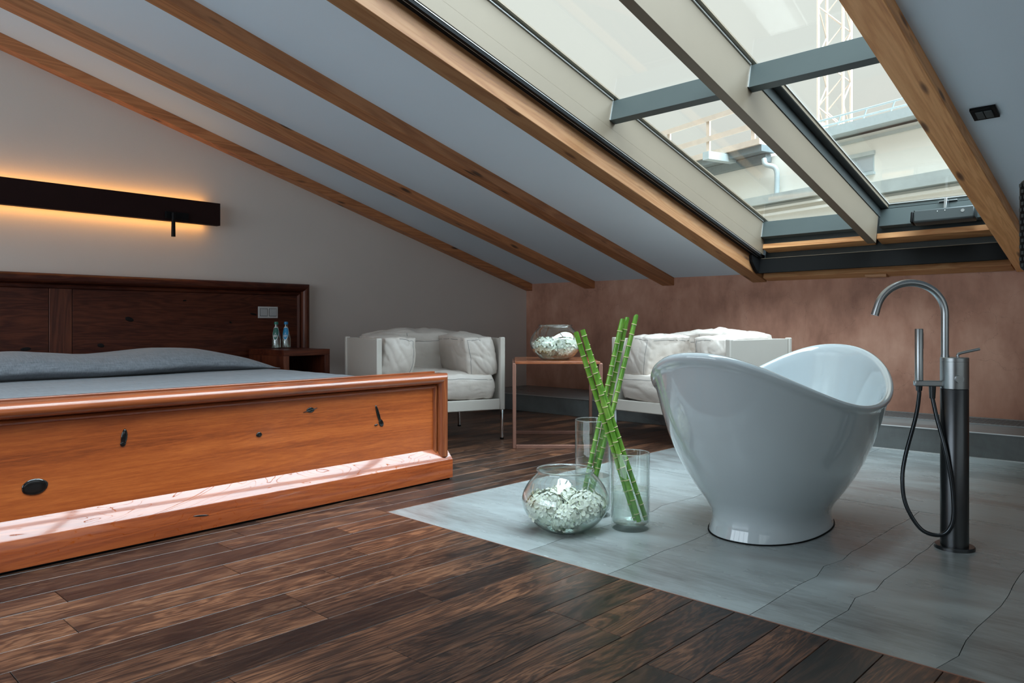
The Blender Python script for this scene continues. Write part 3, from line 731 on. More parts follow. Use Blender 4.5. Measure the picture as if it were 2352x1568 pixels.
# ---- two small water bottles
def bottle(x, y, lab, lm, cm):
    b_ = empty('water_bottle', (x, y, NZ1), 0.5)
    tag(b_, lab, 'bottle', 'water bottles on the bedside box')
    prof = [(0.0305, 0.0), (0.034, 0.006), (0.035, 0.02), (0.035, 0.075), (0.031, 0.10), (0.023, 0.135), (0.0145, 0.168), (0.0125, 0.192)]
    inn = [(0.0112, 0.192), (0.013, 0.166), (0.0215, 0.134), (0.0295, 0.099), (0.0333, 0.075), (0.0333, 0.012), (0.001, 0.010)]
    MB().lathe(prof + inn, 28, cap1=False).build('glass_body', M['glass'], b_, True, angle=60)
    MB().lathe([(0.002, 0.0105), (0.0328, 0.0125), (0.0328, 0.075), (0.029, 0.099), (0.021, 0.134), (0.0135, 0.160), (0.001, 0.160)], 28).build('water', M['water'], b_, True, angle=60)
    MB().lathe([(0.0150, 0.189), (0.0155, 0.191), (0.0155, 0.205), (0.0145, 0.209), (0.002, 0.210)], 24).build('cap', cm, b_, True)
    # curved label with a white rim, facing the room
    def R_(z): 
        for (r0, z0), (r1, z1) in zip(prof, prof[1:]):
            if z0 <= z <= z1: return r0 + (r1 - r0) * (z - z0) / (z1 - z0) + 0.0007
        return 0.035
    def lab_mesh(scale, dr):
        mb = MB(); rows = 12; R = []
        for i in range(rows + 1):
            t = i / rows; z = 0.118 + (t - 0.5) * 0.094 * scale
            wdt = max(0.05, math.sin(math.pi * min(1, 0.06 + 0.92 * (1 - t) ** 0.75)) ** 0.6) * 0.024 * scale
            r = R_(z) + dr; a = min(1.25, wdt / r)
            R.append([(r * math.cos(-a + 2 * a * j / 8), r * math.sin(-a + 2 * a * j / 8), z) for j in range(9)])
        mb.rings(R, close=False, cap0=False, cap1=False); return mb
    ring = lab_mesh(1.12, 0.0).build('label_rim', M['white'], b_, True)
    lb = lab_mesh(1.0, 0.0006).build('label', lm, b_, True)
    mb = MB()
    for q, (z, w_) in enumerate(((0.108, 0.011), (0.101, 0.016), (0.094, 0.012), (0.120, 0.005))):
        r = R_(z) + 0.0016
        for j in range(5):
            a0 = (-w_ + 2 * w_ * j / 5) / r; a1 = a0 + 1.5 * w_ / 5 / r
            mb.add([(r * math.cos(a0), r * math.sin(a0), z - 0.0018), (r * math.cos(a1), r * math.sin(a1), z - 0.0018), (r * math.cos(a1), r * math.sin(a1), z + 0.0018), (r * math.cos(a0), r * math.sin(a0), z + 0.0018)], [(0, 1, 2, 3)])
    mb.build('label_print', M['white'], lb)
    b_.rotation_euler = (0, 0, -0.75)
bottle(-5.25, 3.150, 'small glass water bottle with green cap and green label on the bedside box', M['label_g'], M['cap_g'])
bottle(-5.25, 3.236, 'small glass water bottle with blue cap and blue label on the bedside box', M['label_b'], M['cap_b'])

# ---- switch plate on the headboard
sp = empty('light_switch', (XH + 0.001, 3.214, 0.950))
tag(sp, 'pale grey double light switch plate on the dark headboard above the bottles', 'switch')
MB().box(0, 0.009, -0.086, 0.086, -0.046, 0.046).build('plate', M['plastic'], sp, bevel=0.002)
for yy in (-0.040, 0.040):
    MB().box(0.0088, 0.0098, yy - 0.0325, yy + 0.0325, -0.0315, 0.0315).build('rocker_gap', M['blackmatte'], sp)
    MB().box(0.0095, 0.0135, yy - 0.030, yy + 0.030, -0.029, 0.029).build('rocker', M['plastic_d'], sp, bevel=0.0015)

# ---- wall light above the headboard
wlgt = empty('wall_light', (-5.46, YC, 1.68))
tag(wlgt, 'long dark wall light bar with warm glow above and below on the white wall', 'wall light')
hw = 2.775 - YC
MB().box(0.0, 0.055, -hw, hw, -0.084, 0.083).build('bar', M['lightbar'], wlgt, bevel=0.001)
MB().box(-0.0595, 0.0, -hw + 0.12, hw - 0.12, -0.05, 0.05).build('bracket', M['blackmatte'], wlgt)
for z0 in (0.068, -0.078):
    MB().box(-0.030, -0.001, -hw + 0.07, hw - 0.07, z0, z0 + 0.010).build('led_strip', M['led'], wlgt)
rl = MB().box(0.0555, 0.075, 0.640, 0.805, -0.072, -0.020).build('reading_lamp', M['black'], wlgt, bevel=0.002)
MB().tube([(0.095, 0.684, -0.030), (0.095, 0.684, -0.20)], [0.012, 0.0145], 16).build('lamp_tube', M['black'], rl, True)
MB().tube([(0.074, 0.684, -0.045), (0.095, 0.684, -0.045)], 0.008, 12).build('lamp_joint', M['black'], rl, True)

# ================================================================ ARMCHAIRS
def cushion(name, cx, cy, cz, w, d, h, parent, seed, rnd=0.45, puff=0.10, wr=0.010, cuts=30, lean=0.0, seams=()):
    sd = Vector((seed * 7.3, seed * 3.1, seed))
    def shape(c, lift=0.0):
        x, y, z = c
        s = Vector((x * math.sqrt(max(0, 1 - y * y / 2 - z * z / 2 + y * y * z * z / 3)), y * math.sqrt(max(0, 1 - x * x / 2 - z * z / 2 + x * x * z * z / 3)), z * math.sqrt(max(0, 1 - y * y / 2 - x * x / 2 + y * y * x * x / 3))))
        p = Vector(c).lerp(s, rnd)
        q = Vector((p.x * w / 2, p.y * d / 2, p.z * h / 2))
        nrm = Vector((p.x / w, p.y / d, p.z / h)).normalized()
        fold = noise.noise(Vector((q.x * 12, q.y * 12, q.z * 3.0)) + sd)
        cre = 1 - abs(noise.noise(Vector((q.x * 8 + q.z * 6, q.y * 8, q.z * 4.5)) + sd * 3)) * 6      # sharp creases
        cre2 = 1 - abs(noise.noise(Vector((q.x * 17, q.y * 17 + q.z * 9, q.z * 8)) + sd * 5)) * 7
        soft = noise.noise(q * 4.5 + sd)
        k = wr * (0.9 * fold + 1.5 * soft - 0.75 * max(0, cre) - 0.40 * max(0, cre2)) + puff * 0.12 * h * (1 - x * x) * (1 - y * y)
        q += nrm * (k + lift)
        return q + Vector((cx + lean * q.z, cy, cz))
    bm = bmesh.new(); bmesh.ops.create_cube(bm, size=2.0)
    bmesh.ops.subdivide_edges(bm, edges=bm.edges[:], cuts=cuts, use_grid_fill=True)
    for v in bm.verts: v.co = shape(v.co.copy())
    me = bpy.data.meshes.new(name); bm.to_mesh(me); bm.free()
    me.polygons.foreach_set('use_smooth', [True] * len(me.polygons))
    me.materials.append(M['leather'])
    o = obj(name, me, None, parent)
    for line in seams:
        P = []
        for a, b_ in zip(line, line[1:]):
            for t in range(14): P.append(shape(Vector(a).lerp(Vector(b_), t / 14), 0.0004))
        P.append(shape(Vector(line[-1]), 0.0004))
        MB().tube(P, 0.0016, 6).build('seam', M['seam'], o, True)
    return o
def armchair(loc, rz, label, seed):
    c = empty('armchair', loc, rz); tag(c, label, 'armchair', 'pale leather armchairs')
    W, D = 0.475, 0.395
    for sx in (-1, 1):
        for sy in (-1, 1):
            x, y = sx * W, sy * D
            MB().box(x - 0.019, x + 0.019, y - 0.019, y + 0.019, 0.22, 0.76).build('post', M['leather_frame'], c, bevel=0.007)
            lg = MB().tube([(x, y, 0.006), (x, y, 0.222)], 0.0135, 18).build('leg', M['chrome'], c, True)
            MB().tube([(x, y, 0.0), (x, y, 0.012)], 0.0145, 18).build('foot', M['blackmatte'], lg, True)
    for sx in (-1, 1):                       # taut leather side panels
        MB().box(sx * W - 0.006, sx * W + 0.006, -D + 0.0195, D - 0.0195, 0.225, 0.752).build('side_panel', M['leather_frame'], c, bevel=0.002)
    MB().box(-W + 0.0195, W - 0.0195, D - 0.006, D + 0.006, 0.225, 0.752).build('back_panel', M['leather_frame'], c, bevel=0.002)
    MB().box(-W + 0.0195, W - 0.0195, -D - 0.012, -D + 0.012, 0.222, 0.302).build('front_rail', M['leather_frame'], c, bevel=0.006)
    MB().box(-W + 0.02, W - 0.02, -D + 0.013, D - 0.01, 0.255, 0.285).build('seat_base', M['leather_frame'], c)
    cushion('seat_cushion', 0, -0.060, 0.398, 0.925, 0.72, 0.205, c, seed, 0.30, 0.9, 0.009, seams=([(-0.97, -1, 0.60), (0, -1, 0.66), (0.97, -1, 0.60)],))
    cushion('back_cushion', 0, 0.235, 0.625, 0.90, 0.27, 0.37, c, seed + 1, 0.40, 0.3, 0.012, seams=([(-0.95, -1, 0.62), (0.95, -1, 0.62)], [(-0.22, -1, -0.9), (-0.20, -1, 0.4), (-0.24, -1, 0.98)]))
    for sx in (-1, 1):
        ix = -sx * 0.80
        cushion('arm_cushion', sx * 0.318, -0.035, 0.622, 0.270, 0.72, 0.32, c, seed + 3 + sx, 0.34, 0.2, 0.0095, lean=-sx * 0.16,
                seams=([(ix, -1, -0.95), (ix, -1, 0.86), (-ix * 0.2, -1, 0.90)], [(ix, -1, 0.86), (-sx * 1.0, -0.9, 0.86), (-sx * 1.0, 0.6, 0.80)]))
    return c
armchair((-4.33, 3.845, 0), math.radians(69.3), 'pale leather armchair facing right beside the bed, behind the footboard', 2.0)
b5 = math.radians(-5.5); cb, sb = math.cos(b5), math.sin(b5)
lx, ly = -0.475, -0.395
cx2, cy2 = -3.14 - (lx * cb - ly * sb), 4.68 - (lx * sb + ly * cb)
armchair((cx2, cy2, 0), b5, 'pale leather armchair partly hidden behind the white bathtub', 9.0)

# ================================================================ SIDE TABLE
tb = empty('side_table', (-3.444, 4.344, 0), YAW)
tag(tb, 'square copper-tube side table with brown top between the two armchairs', 'table')
TW, TD, TH, T = 0.298, 0.335, 0.600, 0.0125
for sx in (-1, 1):
    for sy in (-1, 1):
        MB().box(sx * TW - T, sx * TW + T, sy * TD - T, sy * TD + T, 0.0, TH - 0.012).build('leg', M['copper'], tb, bevel=0.004)
for sy in (-1, 1):
    MB().box(-TW + T, TW - T, sy * TD - T, sy * TD + T, 0.0, 0.025).build('floor_rail', M['copper'], tb, bevel=0.002)
for sx in (-1, 1):
    MB().box(sx * TW - T, sx * TW + T, -TD + T, TD - T, TH - 0.034, TH - 0.012).build('top_rail', M['copper'], tb, bevel=0.002)
MB().box(-TW + 0.004, TW - 0.004, -TD - T, TD + T, TH - 0.018, TH).build('table_top', M['copper_top'], tb, bevel=0.003)

# ================================================================ GLASS BOWLS, HYDRANGEAS
BOWL = [(0.088, 0.0), (0.097, 0.004), (0.122, 0.020), (0.152, 0.048), (0.174, 0.082), (0.184, 0.115), (0.182, 0.142), (0.170, 0.172), (0.150, 0.202), (0.130, 0.224), (0.119, 0.237), (0.117, 0.245), (0.120, 0.250)]
def bowl_r(z):
    for (r0, z0), (r1, z1) in zip(BOWL, BOWL[1:]):
        if z0 <= z <= z1: return r0 + (r1 - r0) * (z - z0) / max(1e-6, z1 - z0)
    return 0.1
def smooth_prof(P, n=5):
    return [(v.x, v.y) for v in [Vector((q.x, q.y, 0)) for q in spline([(a, b_, 0) for a, b_ in P], n)]]
def petal_mesh(seed, R=0.072):
    rnd = random.Random(seed); mb = MB(); NF = 110
    core = MB(); core.lathe([(0.004, -0.80 * 0.045)] + [(0.047 * R / 0.072 * math.cos(a_), 0.036 * R / 0.072 * math.sin(a_)) for a_ in [-1.2 + 0.3 * q_ for q_ in range(9)]] + [(0.004, 0.80 * 0.047)], 14)
    for i in range(NF):
        zz = 1 - 1.75 * (i + 0.5) / NF; ph = i * 2.39996 + rnd.uniform(-0.2, 0.2); rr = math.sqrt(max(0, 1 - zz * zz))
        nrm = Vector((rr * math.cos(ph), rr * math.sin(ph), zz)); c = nrm * R * rnd.uniform(0.86, 1.06); c.z *= 0.80
        t = nrm.orthogonal().normalized(); rot = rnd.uniform(0, 6.28); tilt = Matrix.Rotation(rnd.uniform(-0.4, 0.4), 3, t)
        u = Matrix.Rotation(rot, 3, nrm) @ t; w = nrm.cross(u); u = tilt @ u; w = tilt @ w; n2 = tilt @ nrm
        s = rnd.uniform(0.015, 0.022)
        for k4 in range(4):
            a = k4 * math.pi / 2 + rnd.uniform(-0.12, 0.12); d = u * math.cos(a) + w * math.sin(a); e = n2.cross(d)
            up1, up2 = rnd.uniform(0.05, 0.35), rnd.uniform(-0.2, 0.35)
            P = [c, c + d * s * 0.45 - e * s * 0.42 + n2 * s * up1, c + d * s * 0.95 - e * s * 0.34 + n2 * s * up2, c + d * s * 1.15 + n2 * s * (up2 - 0.08), c + d * s * 0.95 + e * s * 0.34 + n2 * s * up2, c + d * s * 0.45 + e * s * 0.42 + n2 * s * up1, c + d * s * 0.55 + n2 * s * 0.06]
            mb.add(P, [(0, 1, 6), (1, 2, 6), (2, 3, 6), (3, 4, 6), (4, 5, 6), (5, 0, 6)])
    me = mb.mesh('petals', True, 180); me.materials.append(M['petal'])
    ce = core.mesh('flower_core', True, 180); ce.materials.append(M['core']); return me, ce
PET = [petal_mesh(s) for s in (1, 2, 3)]
def hydrangea(loc, sc, rz, v_, label, group, tip=(0, 0)):
    h = empty('hydrangea', loc, rz); tag(h, label, 'flower', group)
    for nm_, me_ in zip(('petals', 'flower_core'), PET[v_]):
        o = obj(nm_, me_, None, h); o.scale = (sc, sc, sc); o.rotation_euler = (tip[0], tip[1], 0)
    MB().tube(spline([(0, 0, 0.01), (0.006, 0.004, -0.03), (0.02, 0.012, -0.058)], 5), 0.004, 8).build('stem', M['stem'], h, True)
    return h
def glass_bowl(loc, label, water_z):
    b_ = empty('glass_bowl', loc); tag(b_, label, 'glass bowl', 'round glass bowls with hydrangeas')
    out = smooth_prof(BOWL); inn = [(max(0.001, r - 0.0030), z + 0.0) for r, z in out if z > 0.008][::-1] + [(0.085, 0.008), (0.001, 0.008)]
    MB().lathe(out + inn, 64, cap1=False).build('shell', M['glass'], b_, True, angle=70)
    ring = [(0.1205 + 0.003 * math.cos(a), 0.2495 + 0.003 * math.sin(a)) for a in [i * math.pi / 4 for i in range(9)]]
    MB().lathe(ring, 64, cap0=False, cap1=False).build('lip', M['glass_lip'], b_, True, angle=180)
    prof = [(0.002, 0.0095), (0.086, 0.0095)] + [(r - 0.0045, z) for r, z in out if 0.012 < z < water_z] + [(bowl_r(water_z) - 0.0045, water_z), (0.002, water_z)]
    MB().lathe(prof, 64).build('water', M['water'], b_, True, angle=50)
    return b_
B1 = Vector((-1.942, 2.522, 0.0)); B2 = Vector((-3.372, 4.262, TH))
glass_bowl(B1, 'round glass bowl of white hydrangeas standing on the stone floor', 0.078)
glass_bowl(B2, 'round glass bowl of white hydrangeas standing on the copper side table', 0.095)
def rel(B, lat, dep, z): return B + RT * lat + FW * dep + Vector((0, 0, z))
for i, (la, de, z, sc, t) in enumerate(((-0.078, -0.030, 0.100, 1.16, 0.2), (0.076, -0.030, 0.096, 1.14, -0.2), (-0.004, 0.066, 0.102, 1.08, 0.1), (0.0, -0.085, 0.066, 0.92, 0.4))):
    hydrangea(rel(B1, la, de, z), sc, i * 1.3, i % 3, ('left white hydrangea head in the glass bowl on the floor', 'right white hydrangea head in the glass bowl on the floor', 'rear white hydrangea head in the glass bowl on the floor', 'low front white hydrangea head half under water in the floor bowl')[i], 'hydrangea heads in the floor bowl', (t, t))
for i, (la, de, z, sc, t) in enumerate(((-0.072, -0.03, 0.092, 1.14, 0.3), (0.076, -0.025, 0.094, 1.14, 0.1), (0.0, 0.070, 0.094, 1.12, 0.1))):
    hydrangea(rel(B2, la, de, z), sc, i * 2.1 + 0.7, (i + 1) % 3, ('left white hydrangea head in the glass bowl on the side table', 'right white hydrangea head in the glass bowl on the side table', 'rear white hydrangea head in the glass bowl on the side table')[i], 'hydrangea heads in the table bowl', (-t, t))

# ================================================================ CYLINDER VASES, BAMBOO
M['vase_glass'] = thin_glass('vase_glass', (0.98, 0.992, 0.985), 0.045, 0.9)
def vase(loc, H, wz, label):
    v_ = empty('glass_vase', loc); tag(v_, label, 'vase', 'cylinder glass vases on the stone floor')
    R = 0.081
    prof = [(R - 0.006, 0.0), (R - 0.001, 0.003), (R, 0.008), (R, H - 0.002), (R - 0.001, H), (R - 0.003, H), (R - 0.004, H - 0.002), (R - 0.004, 0.030), (R - 0.010, 0.024), (0.001, 0.022)]
    MB().lathe(prof, 56, cap1=False).build('shell', M['vase_glass'], v_, True, angle=50)
    ring = [(R - 0.002 + 0.0024 * math.cos(a), H - 0.001 + 0.0024 * math.sin(a)) for a in [i * math.pi / 4 for i in range(9)]]
    MB().lathe(ring, 56, cap0=False, cap1=False).build('lip', M['glass_lip'], v_, True, angle=180)
    MB().lathe([(0.001, 0.0235), (R - 0.0105, 0.0255), (R - 0.0052, 0.031), (R - 0.0052, wz), (0.001, wz)], 56).build('water', M['water'], v_, True, angle=50)
    return v_
V1 = Vector((-1.745, 2.716, 0)); V2 = Vector((-1.994, 2.794, 0))
vase(V1, 0.320, 0.168, 'shorter cylinder glass vase nearest the bathtub holding bamboo')
vase(V2, 0.430, 0.178, 'taller cylinder glass vase behind the bowl holding bamboo')
ring_me = MB(); rp_ = [(0.0138 + 0.0020 * math.cos(a), 0.0022 * math.sin(a)) for a in [i * math.pi / 3 for i in range(7)]]
ring_me = ring_me.lathe(rp_, 16, cap0=False, cap1=False).mesh('node_ring', True, 180); ring_me.materials.append(M['node'])
def stalk(p0, p1, label, group, bend=0.006, r=0.0114, slant=0.5, seed=0):
    p0, p1 = Vector(p0), Vector(p1); L = (p1 - p0).length
    s = empty('bamboo_stalk', p0); tag(s, label, 'bamboo', group)
    q = (p1 - p0).to_track_quat('Z', 'Y'); s.rotation_mode = 'QUATERNION'; s.rotation_quaternion = q
    rnd = random.Random(seed); path, rad, nodes = [], [], []
    z = rnd.uniform(0.012, 0.035); 
    while z < L - 0.02: nodes.append(z); z += rnd.uniform(0.042, 0.060)
    def off(z): t = z / L; return Vector((bend * math.sin(math.pi * t), 0, z))
    zs = sorted(set([0.0, L] + [max(0, min(L, n_ + d)) for n_ in nodes for d in (-0.008, -0.003, 0.0, 0.003, 0.012)]))
    for zz in zs:
        path.append(off(zz)); dn = min([abs(zz - n_) for n_ in nodes])
        rad.append(r * (1.04 if dn < 0.001 else 0.97 if dn < 0.004 else 0.93))
    mb = MB(); mb.tube(path, rad, 14)
    for i in range(len(mb.v) - 14, len(mb.v)):   # slanted cut at the tip
        mb.v[i].z += slant * (mb.v[i].x - path[-1].x)
    mb.build('cane', M['bamboo'], s, True, angle=50)
    cut = MB(); n = 14; cut.add([(path[-1].x + (mb.v[len(mb.v) - 14 + j].x - path[-1].x) * 0.96, (mb.v[len(mb.v) - 14 + j].y) * 0.96, mb.v[len(mb.v) - 14 + j].z + 0.0006) for j in range(n)], [tuple(range(n))])
    cut.build('cut_end', M['bamboo_cut'], s)
    for n_ in nodes:
        o = obj('node_ring', ring_me, None, s); o.location = off(n_); o.rotation_euler = (rnd.uniform(-0.06, 0.06), rnd.uniform(-0.06, 0.06), 0)
        o.scale = (r / 0.0142,) * 2 + (1,)
g1 = 'bamboo canes leaning left from the front vase'; g2 = 'bamboo canes leaning right from the tall vase'
stalk((-1.724, 2.724, 0.036), (-1.912, 2.556, 0.826), 'leftmost bamboo cane leaning left from the front vase, dark green tip', g1, -0.008, seed=1)
stalk((-1.700, 2.712, 0.036), (-1.878, 2.556, 0.838), 'foremost bamboo cane leaning left from the front vase', g1, -0.010, seed=2, slant=0.2)
stalk((-1.694, 2.758, 0.036), (-1.903, 2.594, 0.828), 'rear bamboo cane of the left-leaning trio in the front vase', g1, 0.014, seed=3, r=0.0108)
stalk((-2.040, 2.764, 0.036), (-1.899, 2.888, 0.882), 'left bamboo cane leaning right from the tall vase', g2, 0.006, seed=4, slant=-0.5)
stalk((-2.032, 2.802, 0.036), (-1.893, 2.920, 0.890), 'middle bamboo cane leaning right from the tall vase', g2, 0.006, seed=5, r=0.0110, slant=-0.4)
stalk((-2.002, 2.764, 0.036), (-1.842, 2.912, 0.894), 'right bamboo cane with pale slanted tip leaning right from the tall vase', g2, -0.012, seed=6, slant=-1.1)

# ================================================================ BATHTUB
TC = Vector((-1.30, 3.18, 0))
tub = empty('bathtub', TC)
tag(tub, 'white freestanding oval bathtub with saddle rim on the stone floor', 'bathtub')
NT = 120
def tub_ring(h, ax, ay, dz=0.0, cx=0.0, cy=0.0, flat_=None):
    R = []
    for j in range(NT):
        t = 2 * math.pi * j / NT; c, s = math.cos(t), math.sin(t); e = 2 / 2.2
        x = ax * math.copysign(abs(c) ** e, c); y = ay * math.copysign(abs(s) ** e, s)
        zr = 0.538 + 0.214 * abs(s) ** 1.85
        z = zr * h + dz if flat_ is None else flat_ + (zr * h - flat_) * 0.0
        R.append((x + cx, y + cy, z))
    return R
OUT = [(0.0, .222, .360), (.012, .221, .359), (.05, .215, .350), (.10, .211, .344), (.15, .217, .356), (.21, .235, .390), (.30, .267, .452), (.40, .298, .514), (.52, .328, .576), (.65, .353, .630), (.78, .372, .674), (.88, .384, .704), (.93, .390, .717)]
LIP = [(.950, .393, .723), (.960, .398, .732), (.972, .4035, .741), (.988, .4065, .7475), (1.002, .4045, .7455), (1.012, .397, .735), (1.013, .387, .722), (1.006, .378, .710)]
INN = [(.985, .371, .700), (.93, .362, .685), (.80, .345, .650), (.65, .322, .602), (.50, .290, .540), (.38, .248, .460), (.31, .200, .370), (.285, .130, .240), (.28, .06, .11), (.28, .004, .008)]
R = []
for (h, ax, ay) in OUT + LIP + INN:
    k = min(1.0, h)
    R.append(tub_ring(h, ax, ay, 0, (-0.02) * (1 - k), (-0.01) * (1 - k)))
MB().rings(R).build('basin', M['tub'], tub, True, angle=85)
mb = MB().lathe([(0.001, 0), (0.026, 0.0), (0.024, 0.006), (0.001, 0.008)], 24, c=(0, 0.1, 0.172)); mb.build('drain', M['chrome'], tub, True)
MB().rings([tub_ring(0, .226, .364, 0.0, -0.02, -0.01), tub_ring(0, .2255, .3635, 0.004, -0.02, -0.01), tub_ring(0, .220, .358, 0.005, -0.02, -0.01)]).build('silicone_joint', M['blackmatte'], tub, True)

# ================================================================ FLOOR-STANDING TAP
fa = empty('floor_tap', (-0.656, 3.305, 0))
tag(fa, 'brushed steel floor-standing bath tap with arched spout and hand shower', 'tap')
dl = (-RT * 0.97 + FW * 0.24).normalized(); dk = Vector((-dl.y, dl.x, 0)); 
if dk.dot(FW) > 0: dk = -dk                  # dl: towards the tub, dk: towards the camera
Zv = Vector((0, 0, 1))
MB().lathe([(0.001, 0), (0.070, 0.0), (0.070, 0.010), (0.067, 0.013), (0.049, 0.013)], 48, cap1=False).build('base_flange', M['steel_dark'], fa, True)
MB().lathe([(0.0488, 0.012), (0.0488, 0.612), (0.0475, 0.614)], 56).build('column', M['steel_dark'], fa, True)
hdm = MB().lathe([(0.0475, 0.6145), (0.0492, 0.616), (0.0492, 0.718), (0.0484, 0.7185), (0.0484, 0.7195), (0.0492, 0.720), (0.0492, 0.733), (0.047, 0.735), (0.001, 0.735)], 56).build('column_head', M['steel'], fa, True)
sp0 = dl * 0.033
arc_c = sp0 + dl * 0.122 + Zv * 0.902; path = [sp0 + Zv * 0.733, sp0 + Zv * 0.80, sp0 + Zv * 0.87]
# (arc runs from the column side over the top to the tub side)
path = path[:3] + [arc_c + dl * (-0.122 * math.cos(math.pi * i / 24 * 0.93)) + Zv * (0.122 * math.sin(math.pi * i / 24 * 0.93)) for i in range(25)]
d_ = (path[-1] - path[-2]).normalized(); path.append(path[-1] + d_ * 0.012)
MB().tube(path, 0.0138, 20).build('spout', M['steel'], fa, True, angle=60)
MB().tube([path[-1] - d_ * 0.002, path[-1] + d_ * 0.020], 0.0146, 20).build('aerator', M['steel'], fa, True)
MB().tube([sp0 + Zv * 0.7352, sp0 + Zv * 0.744], 0.0150, 20).build('spout_collar', M['steel'], fa, True)
kp = dk * 0.047 + Zv * 0.655
MB().tube([kp, kp + dk * 0.016], 0.0145, 24).build('diverter_knob', M['steel'], fa, True)
lv = -dl * 0.012 + dk * 0.0
MB().tube(spline([lv + Zv * 0.734, lv + Zv * 0.745, lv - dl * 0.012 + Zv * 0.752, lv - dl * 0.075 + Zv * 0.768], 6), 0.0052, 12).build('lever', M['steel'], fa, True)
# holder and hand shower
hx = dl * 0.124
mb = MB(); pts = []
ww = 0.0145
A_, B_ = dl * 0.045, dl * 0.139
def hold(u, w_, z): return dl * u + dk * w_ + Zv * z
mb.hexa([hold(0.040, -ww, .622), hold(0.142, -ww, .622), hold(0.142, ww, .622), hold(0.040, ww, .622), hold(0.040, -ww, .644), hold(0.142, -ww, .644), hold(0.142, ww, .644), hold(0.040, ww, .644)])
mb.build('shower_holder', M['steel'], fa, bevel=0.004)
hs = MB().tube([hx + Zv * 0.6445, hx + Zv * 0.842, hx + Zv * 0.845], [0.0148, 0.0148, 0.0135], 24).build('hand_shower', M['steel'], fa, True)
mb = MB()
for i in range(14):
    p = hx - dl * 0.0146 + Zv * (0.770 + i * 0.0045); mb.tube([p, p - dl * 0.0022], 0.0011, 6)
mb.build('spray_nozzles', M['blackmatte'], hs)
MB().tube([hx + Zv * 0.604, hx + Zv * 0.6225], [0.011, 0.0125], 16).build('hose_nut', M['steel_dark'], fa, True)
h2 = dl * 0.077
MB().tube([h2 + Zv * 0.575, h2 + Zv * 0.6225], [0.0105, 0.0130], 16).build('hose_nut', M['steel_dark'], fa, True)
cF = dk * 0.012
hose = spline([hx + Zv * 0.610, hx + Zv * 0.585, hx + dl * 0.012 + Zv * 0.50, hx + dl * 0.050 + Zv * 0.34, hx + dl * 0.062 + cF + Zv * 0.245, hx + dl * 0.050 + cF * 2 + Zv * 0.155, hx + dl * 0.0 + cF * 3 + Zv * 0.072, dl * 0.060 + cF * 4 + Zv * 0.060, dl * 0.024 + cF * 4.7 + Zv * 0.11, dl * 0.022 + cF * 4.8 + Zv * 0.22, dl * 0.040 + cF * 4 + Zv * 0.36, dl * 0.066 + cF * 1.5 + Zv * 0.50, h2 + Zv * 0.578], 10)
MB().tube(hose, 0.0075, 14).build('hose', M['hose'], fa, True, angle=80)

# ================================================================ SPEAKER AT THE RIGHT EDGE
SPD = 1.7
spk = empty('loudspeaker', FW * SPD + RT * 1.279 + Vector((0, 0, 0)), YAW)
tag(spk, 'black perforated loudspeaker on a stand cut by the right picture edge', 'loudspeaker')
MB().box(-0.075, 0.105, -0.10, 0.10, 0.99, 1.21).build('grille_box', M['black'], spk, bevel=0.018, seg=4)
mb = MB()
for i in range(12):
    for j in range(14):
        x, z = -0.072 + i * 0.0145 + (j % 2) * 0.007, 1.003 + j * 0.0145
        mb.box(x - 0.004, x + 0.004, -0.102, -0.0995, z - 0.004, z + 0.004)
for i in range(12):
    for j in range(14):
        y, z = -0.085 + i * 0.0145 + (j % 2) * 0.007, 1.005 + j * 0.0145
        mb.box(-0.077, -0.0745, y - 0.004, y + 0.004, z - 0.004, z + 0.004)
st_ = mb.build('grille_studs', M['frame_dark'], spk); st_['kind'] = 'stuff'
MB().tube([(0.03, 0, 0.02), (0.03, 0, 0.992)], 0.012, 14).build('stand_pole', M['black'], spk, True)
MB().lathe([(0.001, 0), (0.10, 0), (0.10, 0.016), (0.094, 0.022), (0.001, 0.022)], 40, c=(0.03, 0, 0)).build('stand_base', M['black'], spk, True)

# ================================================================ OUTSIDE THE SKYLIGHT
Q2 = Vector((-9.856, 28.708, 0)); E1 = Vector((0.947, -0.320, 0)).normalized(); NN = Vector((-0.320, -0.947, 0)).normalized()
def zz_(z): return 0.87 + (z - 0.87) * 2
bd = empty('building', Q2)
tag(bd, 'cream rendered house across the street with grey gutter seen through the skylight', 'building')
def fb(name, mat, s0, s1, d0, d1, z0, z1, parent=bd):
    return MB().box(s0, s1, d0, d1, z0, z1, lambda s, d, z: E1 * s + NN * d + Zv * z).build(name, M[mat], parent)
fb('facade_wall', 'facade', -14, 14, -6, 0, -4, zz_(4.20))
fb('gutter', 'ext_grey', -0.9, 14, 0.0, 0.55, zz_(4.24), zz_(4.40))
fb('eaves_frieze', 'facade_trim', -0.6, 14, 0, 0.12, zz_(4.08), zz_(4.13))
mb = MB(); mb.add([E1 * -0.9 + NN * 0.5 + Zv * zz_(4.39), E1 * 14 + NN * 0.5 + Zv * zz_(4.39), E1 * 14 + NN * -6 + Zv * (zz_(4.39) + 0.9), E1 * -0.9 + NN * -6 + Zv * (zz_(4.39) + 0.9),
    E1 * -0.9 + NN * 0.5 + Zv * zz_(4.28), E1 * 14 + NN * 0.5 + Zv * zz_(4.28), E1 * 14 + NN * -6 + Zv * zz_(4.28), E1 * -0.9 + NN * -6 + Zv * zz_(4.28)], [(0, 1, 2, 3), (4, 5, 6, 7), (0, 1, 5, 4), (1, 2, 6, 5), (2, 3, 7, 6), (3, 0, 4, 7)])
mb.build('roof', M['roofing'], bd)
